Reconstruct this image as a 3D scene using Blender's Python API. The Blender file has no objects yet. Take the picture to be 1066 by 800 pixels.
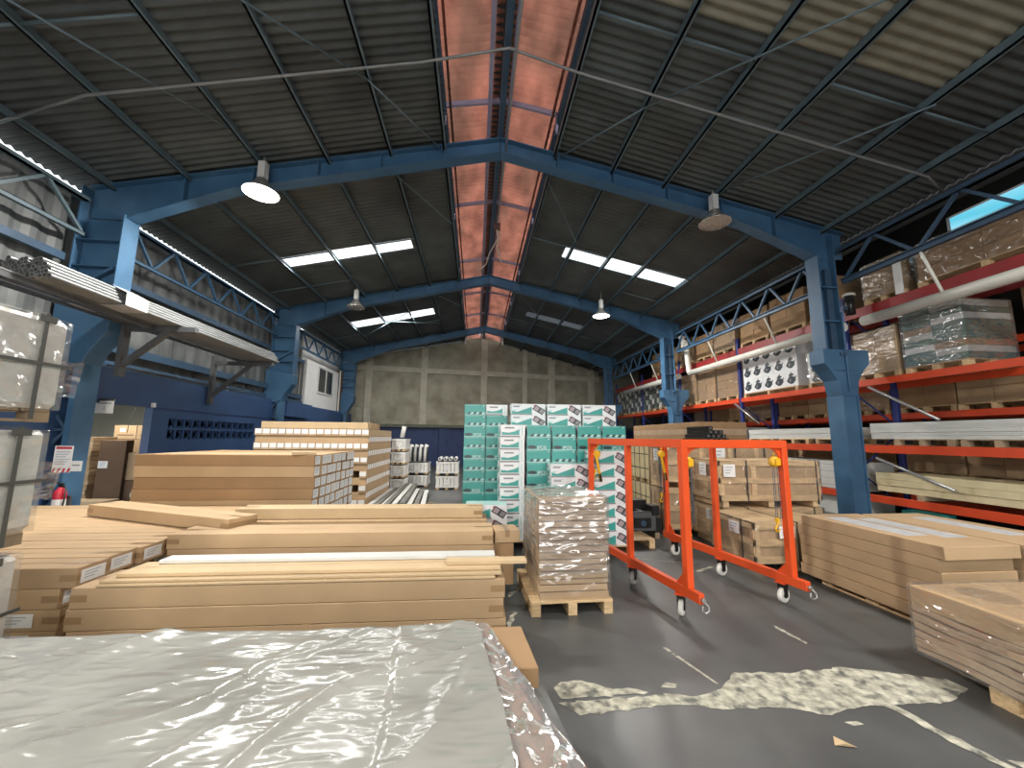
import bpy, bmesh, math, random
from mathutils import Vector, Matrix, noise
R = random.Random(7)
scene = bpy.context.scene
COL = scene.collection

# ------------------------------------------------------------------ camera
F_PX, H_CAM = 406.0, 1.7
PITCH, YAW, ROLL = math.radians(7.836), math.radians(5.220), 0.010
sp, cp, st, ct = math.sin(PITCH), math.cos(PITCH), math.sin(YAW), math.cos(YAW)
fwd = Vector((st*cp, ct*cp, sp)); rgt = Vector((ct, -st, 0)); upv = Vector((-st*sp, -ct*sp, cp))
r2 = rgt*math.cos(ROLL) + upv*math.sin(ROLL); u2 = upv*math.cos(ROLL) - rgt*math.sin(ROLL)
cam_d = bpy.data.cameras.new('camera'); cam = bpy.data.objects.new('camera', cam_d); COL.objects.link(cam)
cam_d.sensor_width = 36.0; cam_d.lens = 36.0*F_PX/1066.0; cam_d.clip_start = 0.05
m = Matrix((r2, u2, -fwd)).transposed().to_4x4(); m.translation = Vector((0, 0, H_CAM)); cam.matrix_world = m
scene.camera = cam

# ------------------------------------------------------------------ sky, lights, exposure
scene.view_settings.view_transform = 'Standard'; scene.view_settings.look = 'None'
scene.view_settings.exposure = 0.0; scene.view_settings.gamma = 1.0; scene.view_settings.use_curve_mapping = False
scene.cycles.use_denoising = True
scene.cycles.max_bounces = 10; scene.cycles.transparent_max_bounces = 12
scene.cycles.sample_clamp_indirect = 4.0
w = bpy.data.worlds.new('sky'); scene.world = w; w.use_nodes = True
nt = w.node_tree; nt.nodes.clear()
wo = nt.nodes.new('ShaderNodeOutputWorld'); bg = nt.nodes.new('ShaderNodeBackground')
tc = nt.nodes.new('ShaderNodeTexCoord'); sx = nt.nodes.new('ShaderNodeSeparateXYZ'); rp = nt.nodes.new('ShaderNodeValToRGB')
rp.color_ramp.elements[0].position = 0.20; rp.color_ramp.elements[0].color = (1.0, 1.0, 1.0, 1)
rp.color_ramp.elements[1].position = 0.36; rp.color_ramp.elements[1].color = (0.045, 0.22, 0.29, 1)
cl = rp.color_ramp.elements.new(0.66); cl.color = (.95, .97, 1.0, 1)
nt.links.new(tc.outputs['Generated'], sx.inputs[0]); nt.links.new(sx.outputs['Z'], rp.inputs[0])
wx = nt.nodes.new('ShaderNodeMapRange'); wx.inputs[1].default_value = -.25; wx.inputs[2].default_value = .25; nt.links.new(sx.outputs['X'], wx.inputs[0])
wm = nt.nodes.new('ShaderNodeMix'); wm.data_type = 'RGBA'; wm.inputs[6].default_value = (.92, .96, 1, 1); nt.links.new(wx.outputs[0], wm.inputs[0]); nt.links.new(rp.outputs[0], wm.inputs[7])
nt.links.new(wm.outputs[2], bg.inputs[0]); nt.links.new(bg.outputs[0], wo.inputs[0])
bg.inputs[1].default_value = 2.8

LAMP_W = 470.0
def light(name, kind, loc, power, size=0.4, rot=(0, 0, 0), color=(1, .96, .9), sy=None):
    d = bpy.data.lights.new(name, kind); d.energy = power; d.color = color
    if kind == 'AREA':
        d.shape = 'RECTANGLE' if sy else 'DISK'; d.size = size
        if sy: d.size_y = sy
    o = bpy.data.objects.new(name, d); o.location = loc; o.rotation_euler = rot; COL.objects.link(o); return o
# added frontal fill light behind the camera, set in an invented door opening
light('rear_fill_light', 'AREA', (0.4, -8.6, 3.0), 420, 9.0, (math.radians(90), 0, 0), (1, .97, .93), 5.0)
# bay lamps of the bays at and behind the camera (same row as the ones in view)
for lx in (-4.1, 4.85):
    light('bay_lamp_light', 'AREA', (lx, 0.4, 6.1), LAMP_W*.85, .9)
    light('bay_lamp_light', 'AREA', (lx, -5.8, 6.1), LAMP_W*.8, .9)

# daylight coming in under the roof lights
for sx_, sy_, sz_, sa_, sw_ in ((-3.9, 11.4, 6.95, -.22, 150), (4.55, 11.4, 6.95, .22, 150), (-3.9, 17.8, 6.95, -.22, 220), (3.7, 18.0, 7.15, .22, 40)):
    light('roof_light_daylight', 'AREA', (sx_, sy_, sz_), sw_, 3.4, (0, sa_, 0), (1, .99, .96), .55)

# ------------------------------------------------------------------ materials
MATS = {}
def mat(name, col, rough=.6, metal=0., var=.0, vscale=3., bump=0., bscale=40., rnd=0., spec=.5, col2=None, c2scale=2., c2lo=.45, c2hi=.65, stretch=None, alpha=None, emit=None, trans=None, coords='Object', bump_stretch=None, bdist=.01, ridged=False):
    if name in MATS: return MATS[name]
    M = bpy.data.materials.new(name); M.use_nodes = True; n = M.node_tree.nodes; L = M.node_tree.links
    b = n['Principled BSDF']; b.inputs['Base Color'].default_value = (*col, 1)
    b.inputs['Roughness'].default_value = rough; b.inputs['Metallic'].default_value = metal
    b.inputs['Specular IOR Level'].default_value = spec
    t = n.new('ShaderNodeTexCoord'); src = t.outputs[coords]
    oi = n.new('ShaderNodeObjectInfo')
    if rnd or True:
        ad = n.new('ShaderNodeVectorMath'); ad.operation = 'MULTIPLY_ADD'
        cb = n.new('ShaderNodeCombineXYZ'); L.new(oi.outputs['Random'], cb.inputs[0]); L.new(oi.outputs['Random'], cb.inputs[1])
        ad.inputs[1].default_value = (37, 53, 0); L.new(cb.outputs[0], ad.inputs[0]); L.new(src, ad.inputs[2]); src = ad.outputs[0]
    def mapped(s):
        if not s: return src
        mp = n.new('ShaderNodeMapping'); mp.inputs['Scale'].default_value = s; L.new(src, mp.inputs[0]); return mp.outputs[0]
    last = None
    def rgb(c):
        k = n.new('ShaderNodeRGB'); k.outputs[0].default_value = (*c, 1); return k.outputs[0]
    last = rgb(col)
    if col2:
        nz = n.new('ShaderNodeTexNoise'); nz.inputs['Scale'].default_value = c2scale; nz.inputs['Detail'].default_value = 6
        L.new(mapped(stretch), nz.inputs['Vector'])
        mr = n.new('ShaderNodeMapRange'); mr.inputs[1].default_value = c2lo; mr.inputs[2].default_value = c2hi; L.new(nz.outputs[0], mr.inputs[0])
        mx = n.new('ShaderNodeMix'); mx.data_type = 'RGBA'; L.new(mr.outputs[0], mx.inputs[0]); L.new(last, mx.inputs[6]); L.new(rgb(col2), mx.inputs[7]); last = mx.outputs[2]
    if var or rnd:
        nz = n.new('ShaderNodeTexNoise'); nz.inputs['Scale'].default_value = vscale; nz.inputs['Detail'].default_value = 5
        L.new(mapped(stretch), nz.inputs['Vector'])
        mr = n.new('ShaderNodeMapRange'); mr.inputs[3].default_value = 1-var; mr.inputs[4].default_value = 1+var
        mr.inputs[1].default_value = .3; mr.inputs[2].default_value = .7; L.new(nz.outputs[0], mr.inputs[0])
        f = mr.outputs[0]
        if rnd:
            m2 = n.new('ShaderNodeMapRange'); m2.inputs[3].default_value = 1-rnd; m2.inputs[4].default_value = 1+rnd; L.new(oi.outputs['Random'], m2.inputs[0])
            mm = n.new('ShaderNodeMath'); mm.operation = 'MULTIPLY'; L.new(f, mm.inputs[0]); L.new(m2.outputs[0], mm.inputs[1]); f = mm.outputs[0]
        vm = n.new('ShaderNodeVectorMath'); vm.operation = 'SCALE'; L.new(last, vm.inputs[0]); L.new(f, vm.inputs['Scale']); last = vm.outputs[0]
    L.new(last, b.inputs['Base Color'])
    if bump:
        nz = n.new('ShaderNodeTexNoise'); nz.inputs['Scale'].default_value = bscale; nz.inputs['Detail'].default_value = (7 if name == 'milky_plastic_sheet' else 3.5) if ridged else 5; L.new(mapped(bump_stretch or stretch), nz.inputs['Vector'])
        if ridged: nz.noise_type = 'RIDGED_MULTIFRACTAL'; nz.normalize = True
        bp = n.new('ShaderNodeBump'); bp.inputs['Strength'].default_value = bump; bp.inputs['Distance'].default_value = bdist; L.new(nz.outputs[0], bp.inputs['Height']); L.new(bp.outputs[0], b.inputs['Normal'])
    if alpha is not None: b.inputs['Alpha'].default_value = alpha
    if emit: b.inputs['Emission Color'].default_value = (*col, 1); b.inputs['Emission Strength'].default_value = emit
    if trans:
        o = n['Material Output']; tr = n.new('ShaderNodeBsdfTranslucent'); L.new(last, tr.inputs[0]) if trans is True else None
        if trans is not True: tr.inputs[0].default_value = (*trans, 1)
        ms = n.new('ShaderNodeMixShader'); ms.inputs[0].default_value = .5 if name == 'red_roof_sheet' else .7; L.new(b.outputs[0], ms.inputs[1]); L.new(tr.outputs[0], ms.inputs[2]); L.new(ms.outputs[0], o.inputs[0])
    MATS[name] = M; return M

FLOOR = mat('floor_paint', (.076, .080, .080), .42, var=.22, vscale=1.2, bump=.15, bscale=60, col2=(.115, .12, .118), c2scale=.7, c2lo=.5, c2hi=.75)
WORN = mat('bare_concrete_patch', (.42, .41, .33), .85, var=.45, vscale=16, bump=.5, bscale=60, col2=(.13, .135, .12), c2scale=11, c2lo=.5, c2hi=.66)
ROOF = mat('roof_sheet', (.075, .088, .088), .6, var=.25, vscale=1.5, col2=(.045, .05, .05), c2scale=.5, c2lo=.45, c2hi=.7)
ROOFTAN = mat('roof_sheet_tan', (.22, .21, .16), .6, var=.2, vscale=3)
SKYL = mat('skylight_fibreglass', (.85, .85, .80), .6, trans=(1, 1, 1))
SKYD = mat('skylight_dirty', (.25, .27, .27), .6, trans=(.05, .055, .06))
RED_ROOF = mat('red_roof_sheet', (.33, .125, .085), .6, var=.4, vscale=2.5, trans=True, stretch=(1, .5, 1), col2=(.17, .08, .055), c2scale=.8, c2lo=.42, c2hi=.62)
CLAD = mat('grey_cladding', (.125, .135, .135), .55, var=.35, vscale=1.2, col2=(.06, .065, .065), c2scale=1.1, c2lo=.5, c2hi=.7)
STEEL = mat('blue_steel_paint', (.045, .12, .22), .45, var=.15, vscale=2, col2=(.06, .145, .25), c2scale=1.5)
STEELD = mat('dark_blue_steel', (.035, .075, .13), .5, var=.15)
PURLIN = mat('purlin_grey_blue', (.11, .16, .185), .5, var=.15)
LILAC = mat('lilac_paint', (.34, .32, .45), .5, var=.1)
BLUEWALL = mat('blue_wall_paint', (.035, .080, .19), .5, var=.18, vscale=.9, bump=.05, bscale=30)
BLUEDARK = mat('blue_far_wall', (.022, .045, .13), .6, var=.2)
CONC = mat('block_wall', (.37, .35, .27), .85, var=.2, vscale=1.2, bump=.4, bscale=18, col2=(.30, .275, .20), c2scale=1.6)
CONCB = mat('concrete_beam', (.52, .49, .39), .85, var=.15, vscale=2, bump=.3, bscale=20)
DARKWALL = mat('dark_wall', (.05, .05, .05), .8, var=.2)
ROOMWALL = mat('back_room_wall', (.42, .41, .33), .8, var=.06)
WHITEP = mat('white_panel', (.80, .80, .78), .5, var=.04)
GLASSD = mat('dark_glass', (.05, .055, .06), .1)
CARD = mat('cardboard', (.47, .325, .185), .75, var=.07, vscale=2.5, rnd=.10, bump=.04, bscale=90)
CARDL = mat('pale_cardboard', (.54, .40, .235), .75, var=.06, vscale=3, rnd=.08)
CARDD = mat('brown_cardboard', (.34, .21, .105), .75, var=.08, vscale=3, rnd=.1)
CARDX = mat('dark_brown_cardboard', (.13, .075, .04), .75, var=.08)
CARDPINK = mat('film_covered_cardboard', (.46, .33, .22), .5, var=.12, vscale=4, rnd=.12, bump=.3, bscale=14)
TAPE = mat('brown_tape', (.33, .21, .105), .35, var=.05)
WOOD = mat('pallet_wood', (.56, .40, .22), .75, var=.2, vscale=6, rnd=.15, stretch=(1, 6, 6))
WOODD = mat('weathered_pallet_wood', (.33, .25, .16), .8, var=.2, vscale=6, rnd=.2)
CRATE = mat('crate_wood', (.66, .47, .27), .7, var=.22, vscale=5, rnd=.1, stretch=(1, 1, 5))
CRATEPLY = mat('crate_board_behind_film', (.50, .35, .21), .35, var=.2, vscale=4, bump=.35, bscale=7, bump_stretch=(2, 2, .6))
PALEPLY = mat('pale_plywood', (.62, .52, .30), .65, var=.12, vscale=3)
PAPER = mat('paper_label', (.84, .84, .82), .6)
INK = mat('grey_print', (.25, .26, .27), .6)
INKB = mat('blue_grey_print', (.42, .47, .55), .6)
BLACK = mat('black_strap_and_shade', (.025, .027, .025), .5)
STRAPG = mat('grey_strap', (.09, .095, .085), .45)
BLACKM = mat('black_metal', (.03, .03, .03), .35, metal=.5)
WHITEWRAP = mat('white_foam_wrap', (.74, .735, .70), .32, var=.07, vscale=3, bump=.8, bscale=9, bdist=.03)
SHEET = mat('milky_plastic_sheet', (.30, .302, .275), .16, var=.16, vscale=2.2, bump=.6, bscale=4.2, bdist=.05, bump_stretch=(.7, 1.9, 1), spec=.8, ridged=True)
ORANGE = mat('orange_paint', (.72, .085, .018), .38, var=.06)
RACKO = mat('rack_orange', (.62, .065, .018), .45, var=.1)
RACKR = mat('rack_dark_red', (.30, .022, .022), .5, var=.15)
RACKB = mat('rack_blue', (.025, .04, .20), .45, var=.1)
YELLOW = mat('hoist_yellow', (.78, .42, .02), .4, var=.05)
STEELG = mat('bare_steel', (.42, .43, .42), .35, metal=.7, var=.15)
GALV = mat('galvanised_tube', (.21, .22, .22), .45, metal=.3, var=.12, rnd=.1)
DGREY = mat('dark_grey_steel', (.085, .09, .095), .45, var=.2)
PVC = mat('white_pvc', (.74, .73, .66), .4, var=.06)
PANEL = mat('grey_white_panel', (.60, .61, .58), .5, var=.05, rnd=.04)
BEIGE = mat('beige_board', (.68, .59, .36), .7, var=.1, vscale=4, col2=(.50, .42, .22), c2scale=2.5, c2lo=.58, c2hi=.68)
TEAL = mat('teal_print', (.045, .33, .29), .35, var=.06, rnd=.06)
TEALL = mat('pale_teal_print', (.42, .66, .63), .35)
WHITEB = mat('white_print', (.78, .79, .80), .35, rnd=.04)
PINKB = mat('pinkish_print', (.68, .58, .64), .35)
DARKP = mat('dark_print', (.035, .05, .06), .35)
SINKG = mat('sink_grey_print', (.25, .23, .24), .35)
SINKP = mat('sink_pink_grey_print', (.38, .30, .31), .35)
RUBBERW = mat('white_caster', (.78, .76, .70), .5)
RUBBERG = mat('grey_caster', (.30, .29, .27), .5)
REDEXT = mat('extinguisher_red', (.55, .03, .05), .3)
REDINK = mat('red_print', (.55, .04, .06), .5)
LAMPON = mat('lamp_glow', (1, .97, .92), .4, emit=9)
LAMPR = mat('lamp_reflector', (.75, .72, .66), .25, metal=.8, bump=.6, bscale=14, bdist=.02)
LAMPC = mat('lamp_housing', (.30, .30, .28), .4, metal=.4)
ALU = mat('mill_aluminium', (.20, .20, .18), .5, metal=.4, var=.15, rnd=.2)
ALUD = mat('dark_profile', (.12, .125, .11), .45, metal=.4, rnd=.2)
CABLE = mat('cable_tan', (.55, .45, .36), .6)
RUSTB = mat('brown_box', (.10, .045, .04), .5)
GREENP = mat('green_print', (.07, .15, .12), .4, var=.2)
def film(name, a, col=(.72, .72, .70), rough=.12, bump=.9, bs=6, stretch=None, gl=.22):
    """clear plastic wrap: mostly see-through, glossy at creases, a little milky (a)"""
    M = mat(name, col, rough, bump=bump, bscale=bs, spec=.9, bdist=.05, bump_stretch=stretch, ridged=True)
    n = M.node_tree.nodes; L = M.node_tree.links; P_ = n['Principled BSDF']; bp = [k for k in n if k.type == 'BUMP'][0]
    tr = n.new('ShaderNodeBsdfTransparent'); tr.inputs[0].default_value = (.95, .95, .94, 1)
    g = n.new('ShaderNodeBsdfGlossy'); g.inputs['Roughness'].default_value = rough; g.inputs['Color'].default_value = (.95, .95, .95, 1); L.new(bp.outputs[0], g.inputs['Normal'])
    d = n.new('ShaderNodeBsdfDiffuse'); d.inputs[0].default_value = (*col, 1); L.new(bp.outputs[0], d.inputs['Normal'])
    lw = n.new('ShaderNodeLayerWeight'); lw.inputs[0].default_value = .25; L.new(bp.outputs[0], lw.inputs['Normal'])
    mr = n.new('ShaderNodeMapRange'); mr.inputs[3].default_value = gl*.45; mr.inputs[4].default_value = min(1, gl*2.2); L.new(lw.outputs['Facing'], mr.inputs[0])
    m1 = n.new('ShaderNodeMixShader'); m1.inputs[0].default_value = a; L.new(tr.outputs[0], m1.inputs[1]); L.new(d.outputs[0], m1.inputs[2])
    m2 = n.new('ShaderNodeMixShader'); L.new(mr.outputs[0], m2.inputs[0]); L.new(m1.outputs[0], m2.inputs[1]); L.new(g.outputs[0], m2.inputs[2])
    L.new(m2.outputs[0], n['Material Output'].inputs[0]); return M
_n = SHEET.node_tree.nodes; _l = SHEET.node_tree.links; _b = [k for k in _n if k.type == 'BUMP'][0]
_t = _n.new('ShaderNodeTexCoord'); _m = _n.new('ShaderNodeMapping'); _m.inputs['Scale'].default_value = (.8, 2.4, 1); _m.inputs['Rotation'].default_value = (0, 0, .35); _l.new(_t.outputs['Object'], _m.inputs[0])
_z = _n.new('ShaderNodeTexNoise'); _z.noise_type = 'RIDGED_MULTIFRACTAL'; _z.inputs['Scale'].default_value = 9; _z.inputs['Detail'].default_value = 3; _l.new(_m.outputs[0], _z.inputs['Vector'])
_c = _n.new('ShaderNodeBump'); _c.inputs['Strength'].default_value = .6; _c.inputs['Distance'].default_value = .02; _l.new(_z.outputs[0], _c.inputs['Height']); _l.new(_b.outputs[0], _c.inputs['Normal']); _l.new(_c.outputs[0], _n['Principled BSDF'].inputs['Normal'])
CLEARW = film('crinkled_clear_film', .34, (.62, .62, .62), bs=9, bump=1.0, gl=.42)
FILM = film('stretch_film', .05, gl=.16)
FILMW = film('heavy_stretch_film', .13, (.66, .63, .62), stretch=(1, 1, 3), bump=1.0, bs=5, gl=.38)
FILMD = film('dull_stretch_film', .07, (.5, .5, .5), bump=1., stretch=(1, 1, 2.5), gl=.2)

# ------------------------------------------------------------------ mesh building
_txt = {}
def text_geo(s):
    if s not in _txt:
        c = bpy.data.curves.new('lettering', 'FONT'); c.body = s; c.size = 1.0; c.align_x = 'LEFT'
        o = bpy.data.objects.new('lettering', c); me = bpy.data.meshes.new_from_object(o)
        _txt[s] = ([v.co.copy() for v in me.vertices], [tuple(p.vertices) for p in me.polygons])
        bpy.data.objects.remove(o); bpy.data.meshes.remove(me)
    return _txt[s]
class MB:
    def __init__(s): s.v = []; s.f = []; s.m = []; s.mats = []; s.sm = []
    def mi(s, m):
        if m not in s.mats: s.mats.append(m)
        return s.mats.index(m)
    def add(s, vs, fs, m, smooth=False):
        o = len(s.v); k = s.mi(m); s.v += [tuple(v) for v in vs]
        for f in fs: s.f.append(tuple(i+o for i in f)); s.m.append(k); s.sm.append(smooth)
        return s
    def box(s, x0, y0, z0, x1, y1, z1, m):
        vs = [(x, y, z) for z in (z0, z1) for y in (y0, y1) for x in (x0, x1)]
        return s.add(vs, [(0, 2, 3, 1), (4, 5, 7, 6), (0, 1, 5, 4), (2, 6, 7, 3), (0, 4, 6, 2), (1, 3, 7, 5)], m)
    def cbox(s, c, d, m): return s.box(c[0]-d[0]/2, c[1]-d[1]/2, c[2]-d[2]/2, c[0]+d[0]/2, c[1]+d[1]/2, c[2]+d[2]/2, m)
    def bar(s, p, q, w, h, m, up=(0, 0, 1)):
        p, q = Vector(p), Vector(q); d = (q-p).normalized(); u = Vector(up)
        if abs(d.dot(u)) > .98: u = Vector((0, 1, 0))
        a = d.cross(u).normalized()*w/2; b = a.cross(d).normalized()*h/2
        vs = [c+i*a+j*b for c in (p, q) for i, j in ((-1, -1), (1, -1), (1, 1), (-1, 1))]
        return s.add(vs, [(3, 2, 1, 0), (4, 5, 6, 7), (0, 1, 5, 4), (1, 2, 6, 5), (2, 3, 7, 6), (3, 0, 4, 7)], m)
    def tube(s, pts, r, m, n=10, cap=True, closed=False):
        pts = [Vector(p) for p in pts]; rings = []; up = Vector((0, 0, 1)); a = None
        rs = r if isinstance(r, (list, tuple)) else [r]*len(pts)
        for i, p in enumerate(pts):
            d = (pts[min(i+1, len(pts)-1)]-pts[max(i-1, 0)]).normalized()
            if a is None:
                a = d.cross(up if abs(d.dot(up)) < .95 else Vector((1, 0, 0))).normalized()
            else: a = (a-d*a.dot(d)).normalized()
            b = d.cross(a); rings.append([p+(a*math.cos(2*math.pi*k/n)+b*math.sin(2*math.pi*k/n))*rs[i] for k in range(n)])
        vs = [v for ring in rings for v in ring]; fs = []
        for i in range(len(pts)-1):
            for k in range(n): fs.append((i*n+k, i*n+(k+1) % n, (i+1)*n+(k+1) % n, (i+1)*n+k))
        s.add(vs, fs, m, True)
        if cap:
            o = len(s.v)-len(vs); k = s.mi(m)
            for f in (tuple(o+i for i in range(n-1, -1, -1)), tuple(o+len(vs)-n+i for i in range(n))): s.f.append(f); s.m.append(k); s.sm.append(False)
        return s
    def lathe(s, prof, c, m, n=20, axis='z'):
        vs = []; fs = []
        for (r, z) in prof:
            for k in range(n):
                a = 2*math.pi*k/n; x, y = r*math.cos(a), r*math.sin(a)
                vs.append({'z': (c[0]+x, c[1]+y, c[2]+z), 'x': (c[0]+z, c[1]+x, c[2]+y), 'y': (c[0]+x, c[1]+z, c[2]+y)}[axis])
        for i in range(len(prof)-1):
            for k in range(n): fs.append((i*n+k, i*n+(k+1) % n, (i+1)*n+(k+1) % n, (i+1)*n+k))
        return s.add(vs, fs, m, True)
    def prism(s, prof, a0, a1, m, axis='y'):
        n = len(prof)
        P = {'y': lambda p, a: (p[0], a, p[1]), 'x': lambda p, a: (a, p[0], p[1]), 'z': lambda p, a: (p[0], p[1], a)}[axis]
        vs = [P(p, a0) for p in prof]+[P(p, a1) for p in prof]
        fs = [tuple(range(n)), tuple(range(2*n-1, n-1, -1))]+[((i+1) % n, i, n+i, n+(i+1) % n) for i in range(n)]
        return s.add(vs, fs, m)
    def poly(s, pts, m): return s.add(pts, [tuple(range(len(pts)))], m)
    def plate(s, o, ux, uy, x0, y0, x1, y1, m, off=.0015):
        """flat rectangle on a face: o origin, ux/uy face axes"""
        o, ux, uy = Vector(o), Vector(ux), Vector(uy); n = ux.cross(uy)*off
        return s.poly([o+ux*a+uy*b+n for a, b in ((x0, y0), (x1, y0), (x1, y1), (x0, y1))], m)
    def shape(s, o, ux, uy, pts, m, off=.0015):
        o, ux, uy = Vector(o), Vector(ux), Vector(uy); n = ux.cross(uy)*off
        return s.poly([o+ux*a+uy*b+n for a, b in pts], m)
    def text(s, t, o, ux, uy, size, m, off=.003, sxy=1.0):
        vs, fs = text_geo(t); o, ux, uy = Vector(o), Vector(ux), Vector(uy); n = ux.cross(uy)*off
        return s.add([o+ux*v.x*size*sxy+uy*v.y*size+n for v in vs], fs, m)
    def mesh(s, name, bevel=0, fix=True):
        me = bpy.data.meshes.new(name); me.from_pydata(s.v, [], s.f)
        for m_ in s.mats: me.materials.append(m_)
        for p, k, sm in zip(me.polygons, s.m, s.sm): p.material_index = k; p.use_smooth = sm
        if bevel or fix:
            bm = bmesh.new(); bm.from_mesh(me)
            if fix: bmesh.ops.recalc_face_normals(bm, faces=bm.faces)
            if bevel: bmesh.ops.bevel(bm, geom=[e for e in bm.edges if len(e.link_faces) == 2], offset=bevel, segments=1, affect='EDGES', clamp_overlap=True)
            bm.to_mesh(me); bm.free()
        me.update(); return me
    def build(s, name, parent=None, bevel=0, fix=True):
        o = bpy.data.objects.new(name, s.mesh(name, bevel, fix)); COL.objects.link(o)
        if parent: o.parent = parent
        return o
def obj(name, me, parent=None, loc=(0, 0, 0), rot=(0, 0, 0)):
    o = bpy.data.objects.new(name, me); o.location = loc; o.rotation_euler = rot; COL.objects.link(o)
    if parent: o.parent = parent
    return o
def tag(o, label, cat, group=None, kind=None):
    o['label'] = label; o['category'] = cat
    if group: o['group'] = group
    if kind: o['kind'] = kind
    return o
def thing(name, label, cat, loc=(0, 0, 0), rz=0, group=None):
    o = bpy.data.objects.new(name, None); o.empty_display_size = .1; o.location = loc; o.rotation_euler = (0, 0, rz); COL.objects.link(o)
    return tag(o, label, cat, group)
def struct(o): o['kind'] = 'structure'; return o
ORD = ['first', 'second', 'third', 'fourth', 'fifth', 'sixth', 'seventh', 'eighth', 'ninth', 'tenth', 'eleventh', 'twelfth', 'thirteenth', 'fourteenth', 'fifteenth', 'sixteenth']
def from_top(i): return 'top row' if i == 0 else ORD[i]+' row down'
def column(i, n): return 'leftmost column' if i == 0 else ('rightmost column' if i == n-1 else ORD[i]+' column from left')

# ================================================================== SETTING
# floor with patches of bare concrete where the paint has worn off
fl = MB(); fl.box(-14, -12, -.1, 14, 32, 0, FLOOR)
def ragged(pts, amp=.03, step=.05, seed=1):
    rr = random.Random(seed); out = []
    for i, p in enumerate(pts):
        q = pts[(i+1) % len(pts)]; L = math.hypot(q[0]-p[0], q[1]-p[1]); k = max(1, int(L/step))
        for j in range(k):
            t = j/k; out.append((p[0]+(q[0]-p[0])*t+rr.uniform(-amp, amp), p[1]+(q[1]-p[1])*t+rr.uniform(-amp, amp)*.6))
    return out
def patch(pts, z=.002, amp=.02, seed=1):
    poly = ragged(pts, amp, .045, seed); fl.poly([(x, y, z) for x, y in poly], WORN)
patch([(.56, 2.86), (.62, 2.95), (.78, 2.97), (.9, 2.88), (1.18, 2.83), (1.25, 2.79), (.6, 2.77)], seed=2)
patch([(.58, 2.74), (.95, 2.76), (1.3, 2.77), (1.5, 2.74), (1.72, 2.79), (1.92, 2.97), (2.32, 2.94), (2.79, 2.97), (3.04, 2.9), (3.42, 2.78), (3.44, 2.66), (3.15, 2.55), (2.86, 2.56), (2.5, 2.56), (2.24, 2.5), (2.05, 2.58), (1.66, 2.6), (1.3, 2.67), (1.0, 2.64), (.7, 2.62)], seed=3)
patch([(1.32, 2.85), (1.42, 2.83), (1.44, 2.87), (1.36, 2.9)], amp=.01, seed=4)
patch([(2.74, 2.93), (2.80, 2.94), (2.74, 2.6), (2.80, 2.3), (2.87, 2.05), (2.84, 2.02), (2.74, 2.25), (2.68, 2.55)], z=.0035, amp=.012, seed=5)
patch([(2.76, 3.63), (2.80, 3.64), (2.84, 3.32), (2.81, 3.31)], amp=.008, seed=6)
patch([(2.28, 2.44), (2.36, 2.44), (2.38, 2.41), (2.30, 2.40)], amp=.006, seed=7)
patch([(2.9, 2.1), (3.0, 2.08), (2.98, 2.0), (2.92, 2.02)], amp=.01, seed=8)
for k, (x, y, l, a) in enumerate([(2.3, 6.2, .9, .6), (2.6, 5.6, .6, -.4), (2.1, 7.0, .5, .2), (2.75, 7.3, .7, 1.2), (3.05, 5.2, .35, .5), (.35, 3.9, .4, 1.3), (.45, 4.6, .3, 1.1), (2.5, 6.7, .5, 2.4)]):
    dx, dy = math.cos(a)*l/2, math.sin(a)*l/2
    patch([(x-dx, y-dy), (x+dx, y+dy), (x+dx*.9+.04, y+dy-.03), (x-dx+.03, y-dy-.035)], amp=.015, seed=20+k)
fl.poly([(1.57, 3.34, .002), (1.60, 3.34, .002), (1.74, 2.85, .002), (1.72, 2.85, .002)], WORN)
struct(fl.build('floor', fix=True))

# roof
XR, Z0, S = .38, 8.05, .225
def rz(x): return Z0-S*abs(x-XR)
PITCHW = .146
def wave_sheet(mb, xs, y0, y1, zf, m, skip=(), n=6, amp=.02):
    k0, k1 = int(round(y0/PITCHW*n)), int(round(y1/PITCHW*n)); ys = [k*PITCHW/n for k in range(k0, k1+1)]
    vs = []; nx = len(xs)
    for j, y in enumerate(ys):
        h = amp*math.cos(2*math.pi*(k0+j)/n)
        for x in xs: vs.append((x, y, zf(x)+h))
    fs = []
    for j in range(len(ys)-1):
        yc = (ys[j]+ys[j+1])/2
        for i in range(nx-1):
            xc = (xs[i]+xs[i+1])/2
            if any(a < xc < b and c < yc < d for a, b, c, d in skip): continue
            fs.append((j*nx+i, j*nx+i+1, (j+1)*nx+i+1, (j+1)*nx+i))
    mb.add(vs, fs, m, True)
SKYS = [(-5.7, -2.05, 11.1, 11.68, SKYL), (2.65, 6.45, 11.1, 11.75, SKYL), (-5.7, -2.05, 17.35, 18.25, SKYL), (2.3, 5.0, 17.7, 18.3, SKYD)]
LX = [-7.56, -5.7, -2.05, -.72]; RX = [1.5, 2.3, 2.65, 5.0, 6.45, 8.35]
skl = [(a, b, c, d) for a, b, c, d, _ in SKYS]; tan = (2.3, 6.45, 2.9, 4.36)
c = MB(); wave_sheet(c, LX, -9, 29.5, rz, ROOF, skl); struct(c.build('ceiling_left', fix=False))
c = MB(); wave_sheet(c, RX, -9, 29.5, rz, ROOF, skl+[tan]); wave_sheet(c, [2.3, 6.45], 2.9, 4.36, rz, ROOFTAN); struct(c.build('ceiling_right', fix=False))
for i, (a, b, y0, y1, m_) in enumerate(SKYS):
    c = MB(); wave_sheet(c, [a-.02, b+.02], y0-.03, y1+.03, lambda x: rz(x)+.012, m_); struct(c.build('window_%d' % (i+1), fix=False))
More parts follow.
